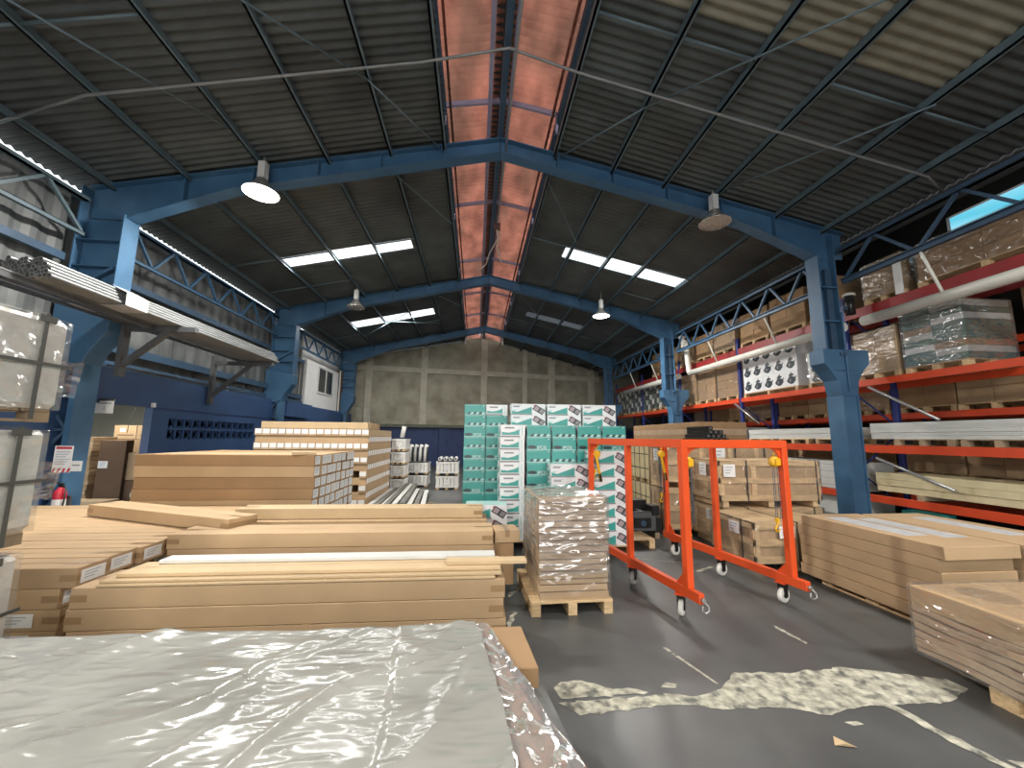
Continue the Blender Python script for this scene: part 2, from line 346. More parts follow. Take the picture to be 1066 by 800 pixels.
# ridge monitor of red sheets, open along both sides
mz = lambda x: 8.62-.2*abs(x-XR)
c = MB(); wave_sheet(c, [-1.25, XR-.06], -9, 29.5, mz, RED_ROOF); struct(c.build('ceiling_ridge_left', fix=False))
c = MB(); wave_sheet(c, [XR+.06, 2.0], -9, 29.5, mz, RED_ROOF); struct(c.build('ceiling_ridge_right', fix=False))
c = MB(); c.box(XR-.2, -9, 8.60, XR+.2, 29.5, 8.66, DARKWALL); struct(c.build('ceiling_ridge_cap'))
nt_ = [0]
def trim(mb, bevel=0):
    nt_[0] += 1; return struct(mb.build('trim_%d' % nt_[0], bevel=bevel))
t = MB(); t.box(XR-.05, -8, 7.95, XR+.05, 25, 8.2, STEELD); trim(t)              # ridge beam
t = MB(); t.box(XR-.28, -8, 8.28, XR-.2, 25, 8.42, LILAC); trim(t)
t = MB(); t.box(XR+.13, -8, 8.38, XR+.17, 25, 8.44, LILAC); trim(t)
for x in (-.74, 1.52):
    t = MB(); t.box(x-.03, -8, 7.98, x+.03, 25, 8.14, STEELD); trim(t)
    t = MB(); t.box(x-.02+(.1 if x < 0 else -.1), -8, 8.17, x+.02+(.1 if x < 0 else -.1), 25, 8.24, RED_ROOF); trim(t)
for y in (.5, 7.0, 10.4, 14.0, 17.4, 20.6):
    for sg in (-1, 1):
        t = MB(); t.bar((XR+sg*.05, y, 8.42), (XR+sg*1.12, y, 8.22), .05, .1, LILAC); t.box(XR+sg*1.12-.025, y-.025, 7.8, XR+sg*1.12+.025, y+.025, 8.24, LILAC); trim(t)
# purlins
for x in (-6.9, -5.6, -4.25, -3.05, -1.85, -.78, 1.54, 2.78, 3.92, 5.0, 6.45, 7.57):
    t = MB(); z = rz(x)-.03
    t.box(x-.02, -8, z-.13, x+.015, 25.5, z, PURLIN); t.box(x-.02, -8, z-.13, x+.045, 25.5, z-.115, PURLIN); trim(t)
# short ties and sag bars between purlins, diagonal wind bracing
def rod(p, q, r=.014, m_=PURLIN):
    t = MB(); t.tube([p, q], r, m_, 6); return trim(t)
for y in (4.6, 10.9, 12.9, 18.9):
    for a, b in ((-6.9, -5.6), (-5.6, -4.25), (-3.05, -1.85), (1.54, 2.78), (2.78, 3.92), (5.0, 6.45), (6.45, 7.57)):
        if R.random() < .55: rod((a, y, rz(a)-.12), (b, y, rz(b)-.12), .02)
for (xa, ya, xb, yb) in ((-.78, 7.5, -1.85, 5.7), (-1.85, 5.7, -4.25, 3.2), (1.54, 7.5, 2.78, 5.7), (2.78, 5.7, 5.0, 3.2), (-1.85, 8.0, -.78, 10.3), (1.54, 8.2, 2.78, 10.4), (1.54, 15, 2.78, 17.4), (-1.85, 15, -.78, 17.2), (-5.6, 3.9, -4.25, 6.3), (-4.25, 17.4, -1.85, 19.2), (-5.6, 19.2, -3.05, 16.8), (5.0, 7.0, 6.45, 4.4)):
    rod((xa, ya, rz(xa)-.2), (xb, yb, rz(xb)-.2), .016)

# left wall: cladding above, painted block below with doorway and breeze blocks
c = MB(); ys = [-9+i*.1 for i in range(263)]; prof = [0, .0, .035, .035]
vs = [(-7.5+prof[i % 4], y, z) for i, y in enumerate(ys) for z in (2.9, 6.17)]
c.add(vs, [(2*i, 2*i+2, 2*i+3, 2*i+1) for i in range(len(ys)-1)], CLAD); struct(c.build('wall_left_cladding', fix=False))
c = MB()
c.box(-7.25, -9, 0, -7.1, 7.7, 2.95, BLUEWALL); c.box(-7.25, 7.7, 2.28, -7.1, 9.33, 2.95, BLUEWALL); c.box(-7.25, 9.33, 0, -7.1, 23.4, 1.58, BLUEWALL)
c.box(-7.25, 9.33, 2.06, -7.1, 23.4, 2.95, BLUEWALL); c.box(-7.25, 9.33, 1.58, -7.1, 9.75, 2.06, BLUEWALL); c.box(-7.25, 13.3, 1.58, -7.1, 23.4, 2.06, BLUEWALL)
c.box(-7.25, 9.75, 1.80, -7.1, 13.3, 1.85, BLUEWALL); c.box(-7.1, 9.3, 2.26, -7.08, 14.3, 2.29, BLUEDARK); c.box(-7.26, 9.29, 0, -7.095, 9.33, 2.28, BLUEWALL)
for k in range(13):                                    # pierced breeze blocks
    y0 = 9.75+k*.273; y1 = y0+.273
    for z0, z1 in ((1.58, 1.80), (1.85, 2.06)):
        c.box(-7.25, y0, z0, -7.1, y0+.03, z1, BLUEWALL)
        c.bar((-7.17, y0, z0), (-7.17, y1, z1), .14, .03, BLUEWALL, (1, 0, 0)); c.bar((-7.17, y0, z1), (-7.17, y1, z0), .14, .03, BLUEWALL, (1, 0, 0))
struct(c.build('wall_left'))
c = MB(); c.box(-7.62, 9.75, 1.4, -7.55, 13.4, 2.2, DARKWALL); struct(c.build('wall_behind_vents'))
for y0, y1, z, hh in ((-8, 7.2, 4.8, .1), (7.8, 14.2, 4.8, .1), (14.8, 17.0, 4.8, .1), (-8, 7.2, 3.45, .14), (7.8, 14.2, 3.42, .14), (14.8, 17.0, 3.3, .14), (-8, 7.2, 3.1, .1), (7.8, 14.2, 3.08, .1), (14.8, 17.1, 3.08, .1)):
    t = MB(); t.box(-7.46, y0, z-hh/2, -7.3, y1, z+hh/2, PURLIN); t.box(-7.33, y0, z-hh/2-.03, -7.27, y1, z+hh/2, STEELD); trim(t)
# cable tray / old conduits lying on the wall top
t = MB()
for k in range(7): t.tube([(-7.2, 8.2+k*.2, 3.02+R.random()*.05), (-7.15, 9.9+k*.5, 3.0+R.random()*.08)], .015, DGREY, 6)
trim(t)
# upstairs office front
t = MB(); t.box(-7.32, 17.05, 2.95, -7.2, 20.9, 4.95, WHITEP)
o = struct(t.build('wall_office'))
t = MB(); t.box(-7.55, 17.1, 2.9, -7.45, 24, 6.22, WHITEP); struct(t.build('wall_office_fascia'))
t = MB()
for y0, y1 in ((18.35, 19.15), (19.25, 20.05)):
    t.box(-7.2, y0, 3.7, -7.185, y1, 4.78, GLASSD)
for y in (18.3, 19.2, 20.1): t.box(-7.2, y-.05, 3.65, -7.17, y+.05, 4.83, PANEL)
t.box(-7.2, 18.3, 3.62, -7.16, 20.1, 3.7, PANEL); t.box(-7.2, 18.3, 4.78, -7.16, 20.1, 4.85, PANEL)
struct(t.build('window_5'))
t = MB(); t.box(-7.3, 20.95, 2.9, -7.15, 21.9, 5.1, CARDX); t.box(-7.15, 20.9, 2.9, -7.1, 20.98, 5.1, PANEL); struct(t.build('door_opening_1'))  # dark slab paints the shade inside the open doorway, beside a pale jamb
t = MB(); t.box(-7.3, 14.9, 2.4, -6.85, 17.05, 2.95, BLUEWALL); trim(t)
# back room seen through the doorway
c = MB(); c.box(-12, 12.0, 0, -7.26, 12.1, 3, ROOMWALL); struct(c.build('wall_back_room_end'))
c = MB(); c.box(-12.1, 7, 0, -12, 12.1, 3, ROOMWALL); struct(c.build('wall_back_room_side'))
c = MB(); c.box(-12, 7.0, 2.6, -7.26, 12.1, 2.66, ROOMWALL); struct(c.build('ceiling_back_room'))
# far wall: concrete frame with block infill over a blue base, turned a little
AF = math.radians(10); uf = Vector((math.cos(AF), math.sin(AF), 0)); nf = Vector((math.sin(AF), -math.cos(AF), 0)); of = Vector((.3, 24.5, 0))
def fw(u, z, d=0): p = of+uf*u+nf*d; return (p.x, p.y, z)
def fbox(mb, u0, z0, u1, z1, d0, d1, m_):
    vs = [fw(u, z, d) for z in (z0, z1) for d in (d0, d1) for u in (u0, u1)]
    mb.add(vs, [(0, 2, 3, 1), (4, 5, 7, 6), (0, 1, 5, 4), (2, 6, 7, 3), (0, 4, 6, 2), (1, 3, 7, 5)], m_)
c = MB(); fbox(c, -8.6, 0, 13, 2.3, -.2, 0, BLUEDARK)
for u in (-6.6, -2.35, 1.2, 5.2): fbox(c, u-.2, 0, u+.2, 2.3, 0, .12, BLUEDARK)
struct(c.build('wall_far_base'))
c = MB(); gx = [-8.6+.4*i for i in range(52)]
gz = lambda u: rz(max(-7.6, min(8.2, fw(u, 0)[0])))-(.10 if u < -1 else -.03) if -8 < u < 8.0 else 7.75
for a, b in zip(gx, gx[1:]):
    vs = [fw(a, 2.3), fw(b, 2.3), fw(b, gz(b)), fw(a, gz(a))]; c.add(vs, [(0, 1, 2, 3)], CONC)
for u, wd in ((-6.7, .35), (-3.55, .4), (.15, .4), (2.85, .3), (4.7, .45), (7.6, .45)): fbox(c, u-wd/2, 2.35, u+wd/2, gz(u)-.02, 0, .1, CONCB)
fbox(c, -8.6, 5.55, 8.2, 5.85, 0, .09, CONCB); fbox(c, -8.6, 2.25, 13, 2.42, -.05, .25, mat('ledge_green_grey', (.13, .14, .10), .8, var=.2))
struct(c.build('wall_far', fix=False))
# right side: low annex roof and side wall with a gap to the sky
c = MB(); c.box(11.5, -9, 0, 11.6, 30, 6.55, DARKWALL); c.box(11.5, 8.0, 6.55, 11.6, 30, 7.7, DARKWALL); c.box(11.5, -9, 6.55, 11.6, 4.2, 7.7, DARKWALL); c.box(11.5, 4.2, 7.2, 11.6, 8.0, 7.7, DARKWALL)
c.box(11.48, 5.9, 6.5, 11.62, 6.0, 7.7, STEELD); struct(c.build('wall_right'))
c = MB(); c.box(8.2, -9, 7.6, 11.7, 30, 7.66, ROOF); struct(c.build('ceiling_annex'))
c = MB(); c.box(8.36, -9, 5.95, 8.40, 30, 7.62, DARKWALL); struct(c.build('wall_annex_upstand'))
# unseen wall behind the camera, its opening added to let in frontal daylight
c = MB(); c.box(-7.5, -9.2, 0, -4.5, -9, 8, CLAD); c.box(5.3, -9.2, 0, 11.5, -9, 8, CLAD); c.box(-4.5, -9.2, 5.6, 5.3, -9, 8.6, CLAD); struct(c.build('wall_near'))
# tie pipe crossing under the roof (conduit), following the slope
t = MB(); pts = [(-7.1, 5.84, 6.22)]+[(x, 5.45, rz(x)-.26) for x in (-5.6, -4.25, -3.05, -1.85, -.95)]+[(.4, 5.42, 7.86)]+[(x, 5.42, rz(x)-.26) for x in (1.5, 2.78, 3.92, 5.0, 6.45, 7.57)]+[(8.05, 5.6, 6.05)]
t.tube(pts, .022, GALV, 8)
tag(t.build('conduit'), 'thin white conduit crossing the whole roof from side to side under the purlins', 'conduit')
t = MB(); t.tube([(.52, 3.2, 7.8), (.50, 7.2, 7.7), (.47, 10.2, 7.62)], .02, GALV, 8)
tag(t.build('conduit'), 'thin pale conduit running along the ridge beam towards the cable box', 'conduit')
o = thing('hanging_cable', 'tan cables dangling from a small brown box under the ridge', 'cable', (.47, 10.25, 7.5))
t = MB(); t.box(-.09, -.05, -.02, .09, .05, .16, RUSTB); t.build('junction_box', o)
for dx, L_, s_ in ((-.02, 1.25, -.45), (.05, .85, .05), (.0, .95, .12)):
    t = MB(); t.tube([(dx, 0, 0), (dx+.05, .03, -.25), (dx-.05+s_*.3, 0, -L_*.6), (dx+s_*.6, 0, -L_*.85), (dx+s_, 0, -L_)], .014, CABLE, 6); t.build('cable', o)

# ------------------------------------------------------------------ portal frames
def portal(Y, label):
    o = thing('portal_frame', label, 'steel frame', (0, Y, 0))
    for sg, nm in ((-1, 'l'), (1, 'r')):
        X = lambda d: XR+sg*d+(.02 if sg > 0 else 0)       # d: distance from the ridge line
        b = MB()
        bot = [(0, 7.6), (5.15, 6.40), (5.9, 6.10), (6.9, 5.68)]; top = [(7.62, 6.25), (0, 7.92)]
        prof = [(X(d), z) for d, z in bot+[(7.62, 5.68)]+top]
        b.prism(prof if sg > 0 else prof[::-1], -.012, .012, STEEL)
        for (d0, z0), (d1, z1) in zip(bot, bot[1:]): b.bar((X(d0), 0, z0), (X(d1), 0, z1), .26, .02, STEEL)
        b.bar((X(0), 0, 7.92), (X(7.62), 0, 6.25), .26, .02, STEEL)
        for d in (1.2, 2.4, 3.6, 4.8, 6.0):
            zt = 7.92-(7.92-6.25)*d/7.62; zb = 7.6-(7.6-6.40)*d/5.15 if d < 5.15 else 6.06
            b.box(X(d)-.008, -.12, zb, X(d)+.008, .12, zt, STEEL)
        b.build('rafter', o)
        b = MB()
        if sg < 0:
            x0, x1 = -7.32, -6.53
            b.box(x0+.01, -.009, 3.9, x1-.01, .009, 5.66, STEEL)
            b.box(x1-.02, -.17, 3.9, x1, .17, 5.72, STEEL); b.box(x0, -.17, 3.9, x0+.02, .17, 6.25, STEEL)
            for z in (4.3, 4.7, 5.2): b.box(x0+.01, -.15, z, x1-.01, .15, z+.02, STEEL)
            b.bar((x0+.1, -.1, 4.3), (x1-.1, -.1, 4.7), .05, .05, STEEL)
            b.build('column_head', o)
            b = MB(); b.prism([(-7.42, 4.02), (-7.42, 2.85), (-6.86, 2.85), (-6.76, 3.1), (-6.50, 3.5), (-6.49, 3.85)], -.19, .19, STEEL); b.build('corbel', o, .01)
            b = MB(); b.box(-6.94, -.19, 0, -6.84, .19, 2.9, STEEL); b.box(-7.46, -.19, 0, -7.36, .19, 2.9, STEEL)
            for y in (-.16, .16):
                for k in range(5):
                    z = .05+k*.57; q = ((-6.92, y, z), (-7.38, y, z+.57)) if k % 2 else ((-7.38, y, z), (-6.92, y, z+.57))
                    b.bar(q[0], q[1], .05, .03, STEELD, (0, 1, 0)); b.box(-7.38, y-.02, z-.02, -6.92, y+.02, z+.02, STEELD)
            b.box(-7.37, -.02, .0, -6.93, .02, 2.9, STEELD)
            b.build('column_shaft', o)
        else:
            x0, x1 = 7.27, 7.68
            b.box(x0+.01, -.009, 3.5, x1-.01, .009, 5.66, STEEL)
            b.box(x0, -.16, 3.5, x0+.02, .16, 5.7, STEEL); b.box(x1-.02, -.16, 3.5, x1, .16, 6.2, STEEL)
            b.box(x0+.2, -.1, 3.5, x0+.34, .1, 5.4, STEELD)
            for z in (4.2, 4.95): b.box(x0+.01, -.17, z, x1+.01, .17, z+.03, STEEL)
            b.build('column_head', o)
            b = MB(); b.prism([(7.17, 3.6), (7.17, 3.3), (7.3, 3.15), (7.44, 2.95), (7.50, 2.62), (7.86, 2.62), (7.92, 2.95), (8.04, 3.15), (8.2, 3.3), (8.2, 3.6)], -.18, .18, STEEL)
            b.box(7.36, -.2, 3.14, 7.75, -.18, 3.17, STEELD); b.tube([(7.66, -.2, 4.4), (7.66, -.2, 2.72)], .022, STEEL, 8); b.cbox((7.6, -.2, 3.5), (.12, .05, .08), STEELD)
            b.build('corbel', o, .008)
            b = MB(); b.box(7.50, -.19, 0, 7.52, .19, 2.64, STEEL); b.box(7.51, -.165, 0, 7.83, .165, 2.64, STEEL); b.box(7.82, -.19, 0, 7.86, .19, 2.64, STEEL)
            b.build('column_shaft', o)
    return o
portal(7.5, 'nearest blue steel portal frame with haunched rafters spanning the hall')
portal(14.5, 'second blue steel portal frame, in the middle of the hall')
portal(21.5, 'farthest blue steel portal frame, just before the block gable wall')

def truss(name, x, y0, y1, zb, zt, label, m_, n=6, w=.07):
    o = thing(name, label, 'truss', (x, y0, zb)); L_ = y1-y0; h = zt-zb
    b = MB(); b.box(-w/2, 0, -w/2, w/2, L_, w/2, m_); b.box(-w/2-.05, 0, w/2-.012, w/2, L_, w/2, m_); b.build('bottom_chord', o)
    b = MB(); b.box(-w/2, 0, h-w/2, w/2, L_, h+w/2, m_); b.box(-w/2-.05, 0, h-w/2, w/2, L_, h-w/2+.012, m_); b.build('top_chord', o)
    b = MB()
    for k in range(n*2):
        a, c_ = L_*k/(2*n), L_*(k+1)/(2*n)
        b.bar((0, a, 0 if k % 2 == 0 else h), (0, c_, h if k % 2 == 0 else 0), .05, .05, m_, (1, 0, 0))
    b.build('lattice', o); return o
for y0, y1, nm in ((-6.8, 7.3, 'nearest the camera'), (7.75, 14.3, 'between the first and second columns'), (14.75, 21.3, 'beside the upstairs office')):
    truss('lattice_girder', -7.15, y0, y1, 5.27, 5.93, 'blue lattice girder along the left eaves, '+nm, PURLIN if y0 < 0 else STEEL, 10 if y0 < 0 else 6)
for y0, y1, nm in ((-6.8, 7.3, 'nearest the camera'), (7.75, 14.3, 'over the white drain pipe in the middle bay'), (14.75, 21.3, 'in the far bay')):
    truss('lattice_girder', 7.78, y0, y1, 5.08, 5.8, 'blue lattice girder along the right eaves, '+nm, STEELD if y0 < 0 else STEEL, 10 if y0 < 0 else 6, .09)

# ------------------------------------------------------------------ high-bay lamps
def bay_lamp(x, y, zroof, lit, label, stem=.0):
    o = thing('high_bay_lamp', label, 'lamp', (x, y, zroof))
    b = MB(); b.tube([(0, 0, stem), (0, 0, -.12)], .02, LAMPC, 8); b.box(-.07, -.07, -.46, .07, .07, -.12, mat('lamp_ballast', (.62, .62, .60), .45))
    b.build('ballast', o, .01)
    b = MB(); b.lathe([(.06, -.46), (.10, -.48), (.13, -.56), (.27, -.70), (.31, -.74), (.305, -.75), (.25, -.70), (.11, -.56), (.06, -.5)], (0, 0, 0), LAMPC if lit else LAMPR, 28)
    b.build('shade', o)
    b = MB(); b.lathe([(.305, -.745), (.22, -.765), (.10, -.775), (0, -.778)], (0, 0, 0), LAMPON if lit else mat('lamp_glass', (.55, .52, .46), .2, metal=.6, bump=1., bscale=20, bdist=.03), 28)
    b.build('lens', o)
    if lit: light('bay_lamp_light', 'AREA', (x, y, zroof-.80), LAMP_W, .5)
bay_lamp(-4.1, 7.15, 6.93, True, 'lit high-bay lamp on the left slope near the first frame')
bay_lamp(4.85, 7.15, 6.90, False, 'unlit high-bay lamp with silvery reflector on the right slope')
bay_lamp(-4.24, 13.5, 6.87, False, 'small unlit high-bay lamp on the left slope by the second frame', .05)
bay_lamp(4.5, 13.5, 6.90, True, 'lit high-bay lamp on the right slope by the second frame', .19)

# ------------------------------------------------------------------ shared builders
_cm = {}
def carton_mesh(dx, dy, dz, m_=CARD, tape='x', ends=True):
    key = (round(dx, 3), round(dy, 3), round(dz, 3), m_.name, tape, ends)
    if key in _cm: return _cm[key]
    b = MB(); b.box(-dx/2, -dy/2, 0, dx/2, dy/2, dz, m_)
    me = b.mesh('carton', .004)
    b2 = MB(); e = .0012
    if tape == 'x':
        b2.plate((0, 0, dz), (1, 0, 0), (0, 1, 0), -dx/2, -.003, dx/2, .003, TAPE)
        if ends:
            for s_ in (-1, 1):
                xx = s_*(dx/2-.10)
                b2.plate((0, 0, dz), (1, 0, 0), (0, 1, 0), xx-.10, -.03, xx+.10, .03, TAPE)
                b2.plate((0, -dy/2, dz/2), (1, 0, 0), (0, 0, 1), s_*(dx/2-.06)-.06, -.025, s_*(dx/2-.06)+.06, .025, TAPE)
                b2.shape((s_*dx/2, 0, dz/2), (0, s_, 0), (0, 0, 1), [(-dy/2+.005, -.025), (dy/2-.005, -.025), (dy/2-.005, .025), (-dy/2+.005, .025)], TAPE)
    elif tape == 'y':
        b2.plate((0, 0, dz), (1, 0, 0), (0, 1, 0), -.025, -dy/2, .025, dy/2, TAPE)
        if ends: b2.plate((0, -dy/2, dz), (1, 0, 0), (0, 0, 1), -.025, -.07, .025, 0, TAPE)
    if b2.v:
        bm = bmesh.new(); bm.from_mesh(me); off = len(me.materials); me2 = b2.mesh('tape', fix=False)
        me.materials.append(TAPE); bm.from_mesh(me2)
        bm.faces.ensure_lookup_table()
        for f in bm.faces[-len(me2.polygons):]: f.material_index = off
        bm.to_mesh(me); bm.free(); bpy.data.meshes.remove(me2)
    _cm[key] = me; return me
def carton(loc, dims, label, m_=CARD, tape='x', rz_=0, group=None, name='carton', ends=True, cat='carton'):
    return tag(obj(name, carton_mesh(*dims, m_, tape, ends), None, loc, (0, 0, rz_)), label, cat, group)
_lm = {}
def label_mesh(w, h, m_=PAPER, lines=True):
    k = (w, h, m_.name, lines)
    if k not in _lm:
        b = MB(); b.box(-w/2, -.001, -h/2, w/2, 0, h/2, m_)
        if lines:
            for i in range(3): b.plate((0, -.001, 0), (1, 0, 0), (0, 0, 1), -w*.36, h*(.22-.22*i), w*(.3-.12*i), h*(.30-.22*i), INKB, .0006)
        _lm[k] = b.mesh('label')
    return _lm[k]
def sticker(parent, loc, face, w, h, m_=PAPER, lines=True, tilt=0, name='label'):
    """paper label on a vertical face; face '-y','+x','-x'"""
    rz_ = {'-y': 0, '+x': math.pi/2, '-x': -math.pi/2, '+y': math.pi}[face]
    return obj(name, label_mesh(w, h, m_, lines), parent, loc, (0, tilt, rz_))
_pm = {}
def pallet_parts(dx, dy, h=.14, m_=WOOD):
    k = (dx, dy, h, m_.name)
    if k not in _pm:
        d = MB(); n = max(3, int(round(dy/.2))); bw = dy/n
        for i in range(n): d.box(-dx/2, -dy/2+i*bw+.01, h-.022, dx/2, -dy/2+(i+1)*bw-.01, h, m_)
        s = MB()
        for i in (-1, 0, 1): s.box(-.045, i*(dy/2-.07)-.07, .02, .045, i*(dy/2-.07)+.07, h-.022, m_)
        s.box(-.045, -dy/2, 0, .045, dy/2, .02, m_)
        _pm[k] = (d.mesh('deck', .002), s.mesh('runner', .002))
    return _pm[k]
def pallet_into(o, dx, dy, h=.14, m_=WOOD, z=0, x=0, y=0):
    d, s = pallet_parts(dx, dy, h, m_)
    obj('pallet_deck', d, o, (x, y, z))
    for i in (-1, 0, 1): obj('pallet_runner', s, o, (x+i*(dx/2-.05), y, z))
def pallet(loc, dx, dy, label, rz_=0, h=.14, m_=WOOD, group=None):
    o = thing('wooden_pallet', label, 'pallet', loc, rz_, group)
    d, s = pallet_parts(dx, dy, h, m_); obj('deck', d, o)
    for i in (-1, 0, 1): obj('runner', s, o, (i*(dx/2-.05), 0, 0))
    return o
def nz(x, y, z=0., s=1.): return noise.noise(Vector((x*s, y*s, z)))
_fm = {}
def film_mesh(dx, dy, z0, z1, m_, seed=0, amp=.012, res=.06, top=True):
    """crumpled wrap around a box-shaped load"""
    key = (round(dx, 2), round(dy, 2), round(z0, 2), round(z1, 2), m_.name, seed)
    if key in _fm: return _fm[key]
    b = MB()
    def face(o, ux, uy, L, Hh):
        o, ux, uy = Vector(o), Vector(ux), Vector(uy); n = ux.cross(uy)
        a, c_ = max(2, int(L/res)), max(2, int(Hh/res)); vs = []
        for j in range(c_+1):
            for i in range(a+1):
                u, v = L*i/a, Hh*j/c_; e = min(i, a-i, j, c_-j)
                d = amp*(nz(u*3+seed*7, v*9, seed, 1.)+.6*nz(u*9, v*22+seed, seed+3)) if e else 0
                vs.append(o+ux*u+uy*v+n*(d+.012))
        b.add(vs, [(j*(a+1)+i, j*(a+1)+i+1, (j+1)*(a+1)+i+1, (j+1)*(a+1)+i) for j in range(c_) for i in range(a)], m_, True)
    hx, hy = dx/2+.004, dy/2+.004
    face((-hx, -hy, z0), (1, 0, 0), (0, 0, 1), 2*hx, z1-z0); face((hx, -hy, z0), (0, 1, 0), (0, 0, 1), 2*hy, z1-z0)
    face((hx, hy, z0), (-1, 0, 0), (0, 0, 1), 2*hx, z1-z0); face((-hx, hy, z0), (0, -1, 0), (0, 0, 1), 2*hy, z1-z0)
    if top: face((-hx, -hy, z1), (1, 0, 0), (0, 1, 0), 2*hx, 2*hy)
    _fm[key] = b.mesh('film', fix=False); return _fm[key]

# ------------------------------------------------------------------ 1 foreground stack under plastic
o = thing('sheeted_panel_stack', 'low wide stack covered by crinkled milky plastic sheet, nearest the camera', 'stack', (-1.4, 1.4, 0))
X0, Y0, Y1, ZT = -1.72, -1.1, 1.08, .60      # local
def edge(y): return 1.53+.28*(1.09-y) if y > -.1 else 1.86
b = MB(); pr = [(X0, Y0), (1.80, Y0), (1.80, -.1), (1.48, Y1), (X0, Y1)]
b.prism(pr, .12, ZT-.012, CARDPINK, 'z'); b.build('panel_block', o, .01)
pallet_into(o, 3.0, 1.9, .12, WOOD, 0, -.15, 0)
def sheet_h(x, y):
    h = .010+.012*nz(x*1.1, y*1.3, 2.)+.006*nz(x*3, y*5, 5.)
    for k, (ang, fr, sh, am) in enumerate(((.95, 1.5, .3, .030), (1.25, 1.1, 1.7, .022), (.55, 1.9, .9, .018), (2.5, 1.3, .2, .014))):
        q = (x*math.sin(ang)-y*math.cos(ang))*fr+sh+.35*nz(x*1.7, y*1.7, 9.+k); f = q-math.floor(q+.5)
        along = .5+.5*nz((x*math.cos(ang)+y*math.sin(ang))*1.3, math.floor(q+.5)*3.7, k)
        h += am*max(0, along)*math.exp(-(f/.055)**2)
    return max(0.004, h)
b = MB(); nx, ny = 210, 150; vs = []
for j in range(ny+1):
    for i in range(nx+1):
        y = Y0-.02+(Y1-Y0+.06)*j/ny
        xr = 1.45+.09*(1.09-y)+.02*math.sin(y*4.1+.4)+.02*nz(y*6, 0, 1.)
        x = X0-.02+(xr-X0+.02)*i/nx; z = ZT+sheet_h(x, y)+(.012 if i > nx-30 else 0)
        if j >= ny-2: z -= .07*(j-ny+3); y = Y1+.02
        vs.append((x, y, z))
b.add(vs, [(j*(nx+1)+i, j*(nx+1)+i+1, (j+1)*(nx+1)+i+1, (j+1)*(nx+1)+i) for j in range(ny) for i in range(nx)], SHEET, True)
b.build('plastic_sheet', o, fix=False)
b = MB(); nx, ny = 60, 150; vs = []
for j in range(ny+1):
    y = Y0+(Y1+.01-Y0)*j/ny
    for i in range(nx+1):
        t_ = i/nx; xa = edge(y)-.42; x = xa+t_*(edge(y)-xa+.02*nz(y*5, 1.)); z = ZT+.002+.012*abs(nz(x*14, y*9, 1.))+.012*abs(nz(x*5, y*3, 4.))
        if t_ > .93: z -= (t_-.93)/.07*.2; x = min(x, edge(y)+.012*nz(y*9, t_*6))
        vs.append((x, y, z))
b.add(vs, [(j*(nx+1)+i, j*(nx+1)+i+1, (j+1)*(nx+1)+i+1, (j+1)*(nx+1)+i) for j in range(ny) for i in range(nx)], CLEARW, True)
b.build('clear_film', o, fix=False)
b = MB(); b.prism([(1.40, 1.09), (1.40, 1.28), (1.72, 1.28), (1.76, .82), (1.60, .82), (1.50, 1.09)], .37, .50, CARDD, 'z'); b.build('edge_carton', o, .006)
b = MB(); b.prism([(1.62, .90), (1.78, .90), (1.84, .42), (1.72, .42)], .39, .402, mat('grey_fibre_sheet', (.16, .165, .16), .7, var=.2, vscale=6), 'z'); b.build('grey_sheet', o)

# ------------------------------------------------------------------ 2 long carton rows
def long_row(y0, d, x0, x1, tiers, z0, hh, where):
    L_ = x1-x0; xc = (x0+x1)/2
    for i in range(tiers):
        sft = R.uniform(-.02, .02); carton((xc+sft, y0+d/2+R.uniform(-.008, .008), z0+i*hh), (L_, d, hh-.003), 'long brown carton, %s, %s' % (from_top(tiers-1-i), where))
    return z0+tiers*hh
pallet((-1.4, 3.63, 0), 3.0, .42, 'wooden pallet under the long carton row just behind the plastic-covered stack', h=.08)
z = long_row(3.42, .43, -3.02, .27, 3, .08, .153, 'low row right behind the plastic sheet')
for i, (ins, dd, hh, m_, nm, yy) in enumerate(((.08, .42, .022, CARDL, 'lowest', 0), (.03, .40, .022, CARDL, 'middle', .02), (.10, .30, .03, CARDL, 'topmost', .08))):
    carton((-1.33+.03*i, 3.42+yy+dd/2, z), (3.12-ins, dd, hh-.002), 'thin pale flat carton, %s of the three lying on the long carton row' % nm, m_, 'x', name='flat_carton', ends=False); z += hh
b = MB(); b.box(-1.42, -.075, 0, 1.42, .075, .03, PANEL)
tag(b.build('white_strip', bevel=.004), 'long thin white plank lying at the back of the carton row', 'plank').location = (-1.22, 3.80, z)
b = MB(); b.box(-.35, -.06, 0, .35, .06, .03, CARDL); tag(b.build('flat_carton', bevel=.003), 'short pale strip of cardboard at the right end of the white plank', 'carton').location = (.12, 3.61, z)
pallet((-1.4, 4.64, 0), 3.0, .4, 'wooden pallet under the second long carton row', h=.10)
long_row(4.44, .42, -3.08, .23, 4, .10, .148, 'second long row from the front')
o = carton((.36, 4.66, .545), (.28, .3, .13), 'small open carton poking out at the right end of the second long row', CARD, 'y', .12)
carton((.27, 4.70, .10), (.36, .36, .44), 'brown carton under the small open one at the end of the second row', CARDD, 'x')
pallet((-1.5, 5.66, 0), 3.0, .45, 'wooden pallet under the third long carton row', h=.10)
long_row(5.42, .46, -3.12, .17, 4, .10, .128, 'third long row from the front')
carton((-1.48, 5.70, .612), (3.2, .32, .135), 'long pale carton lying alone on top of the third row', CARDL)

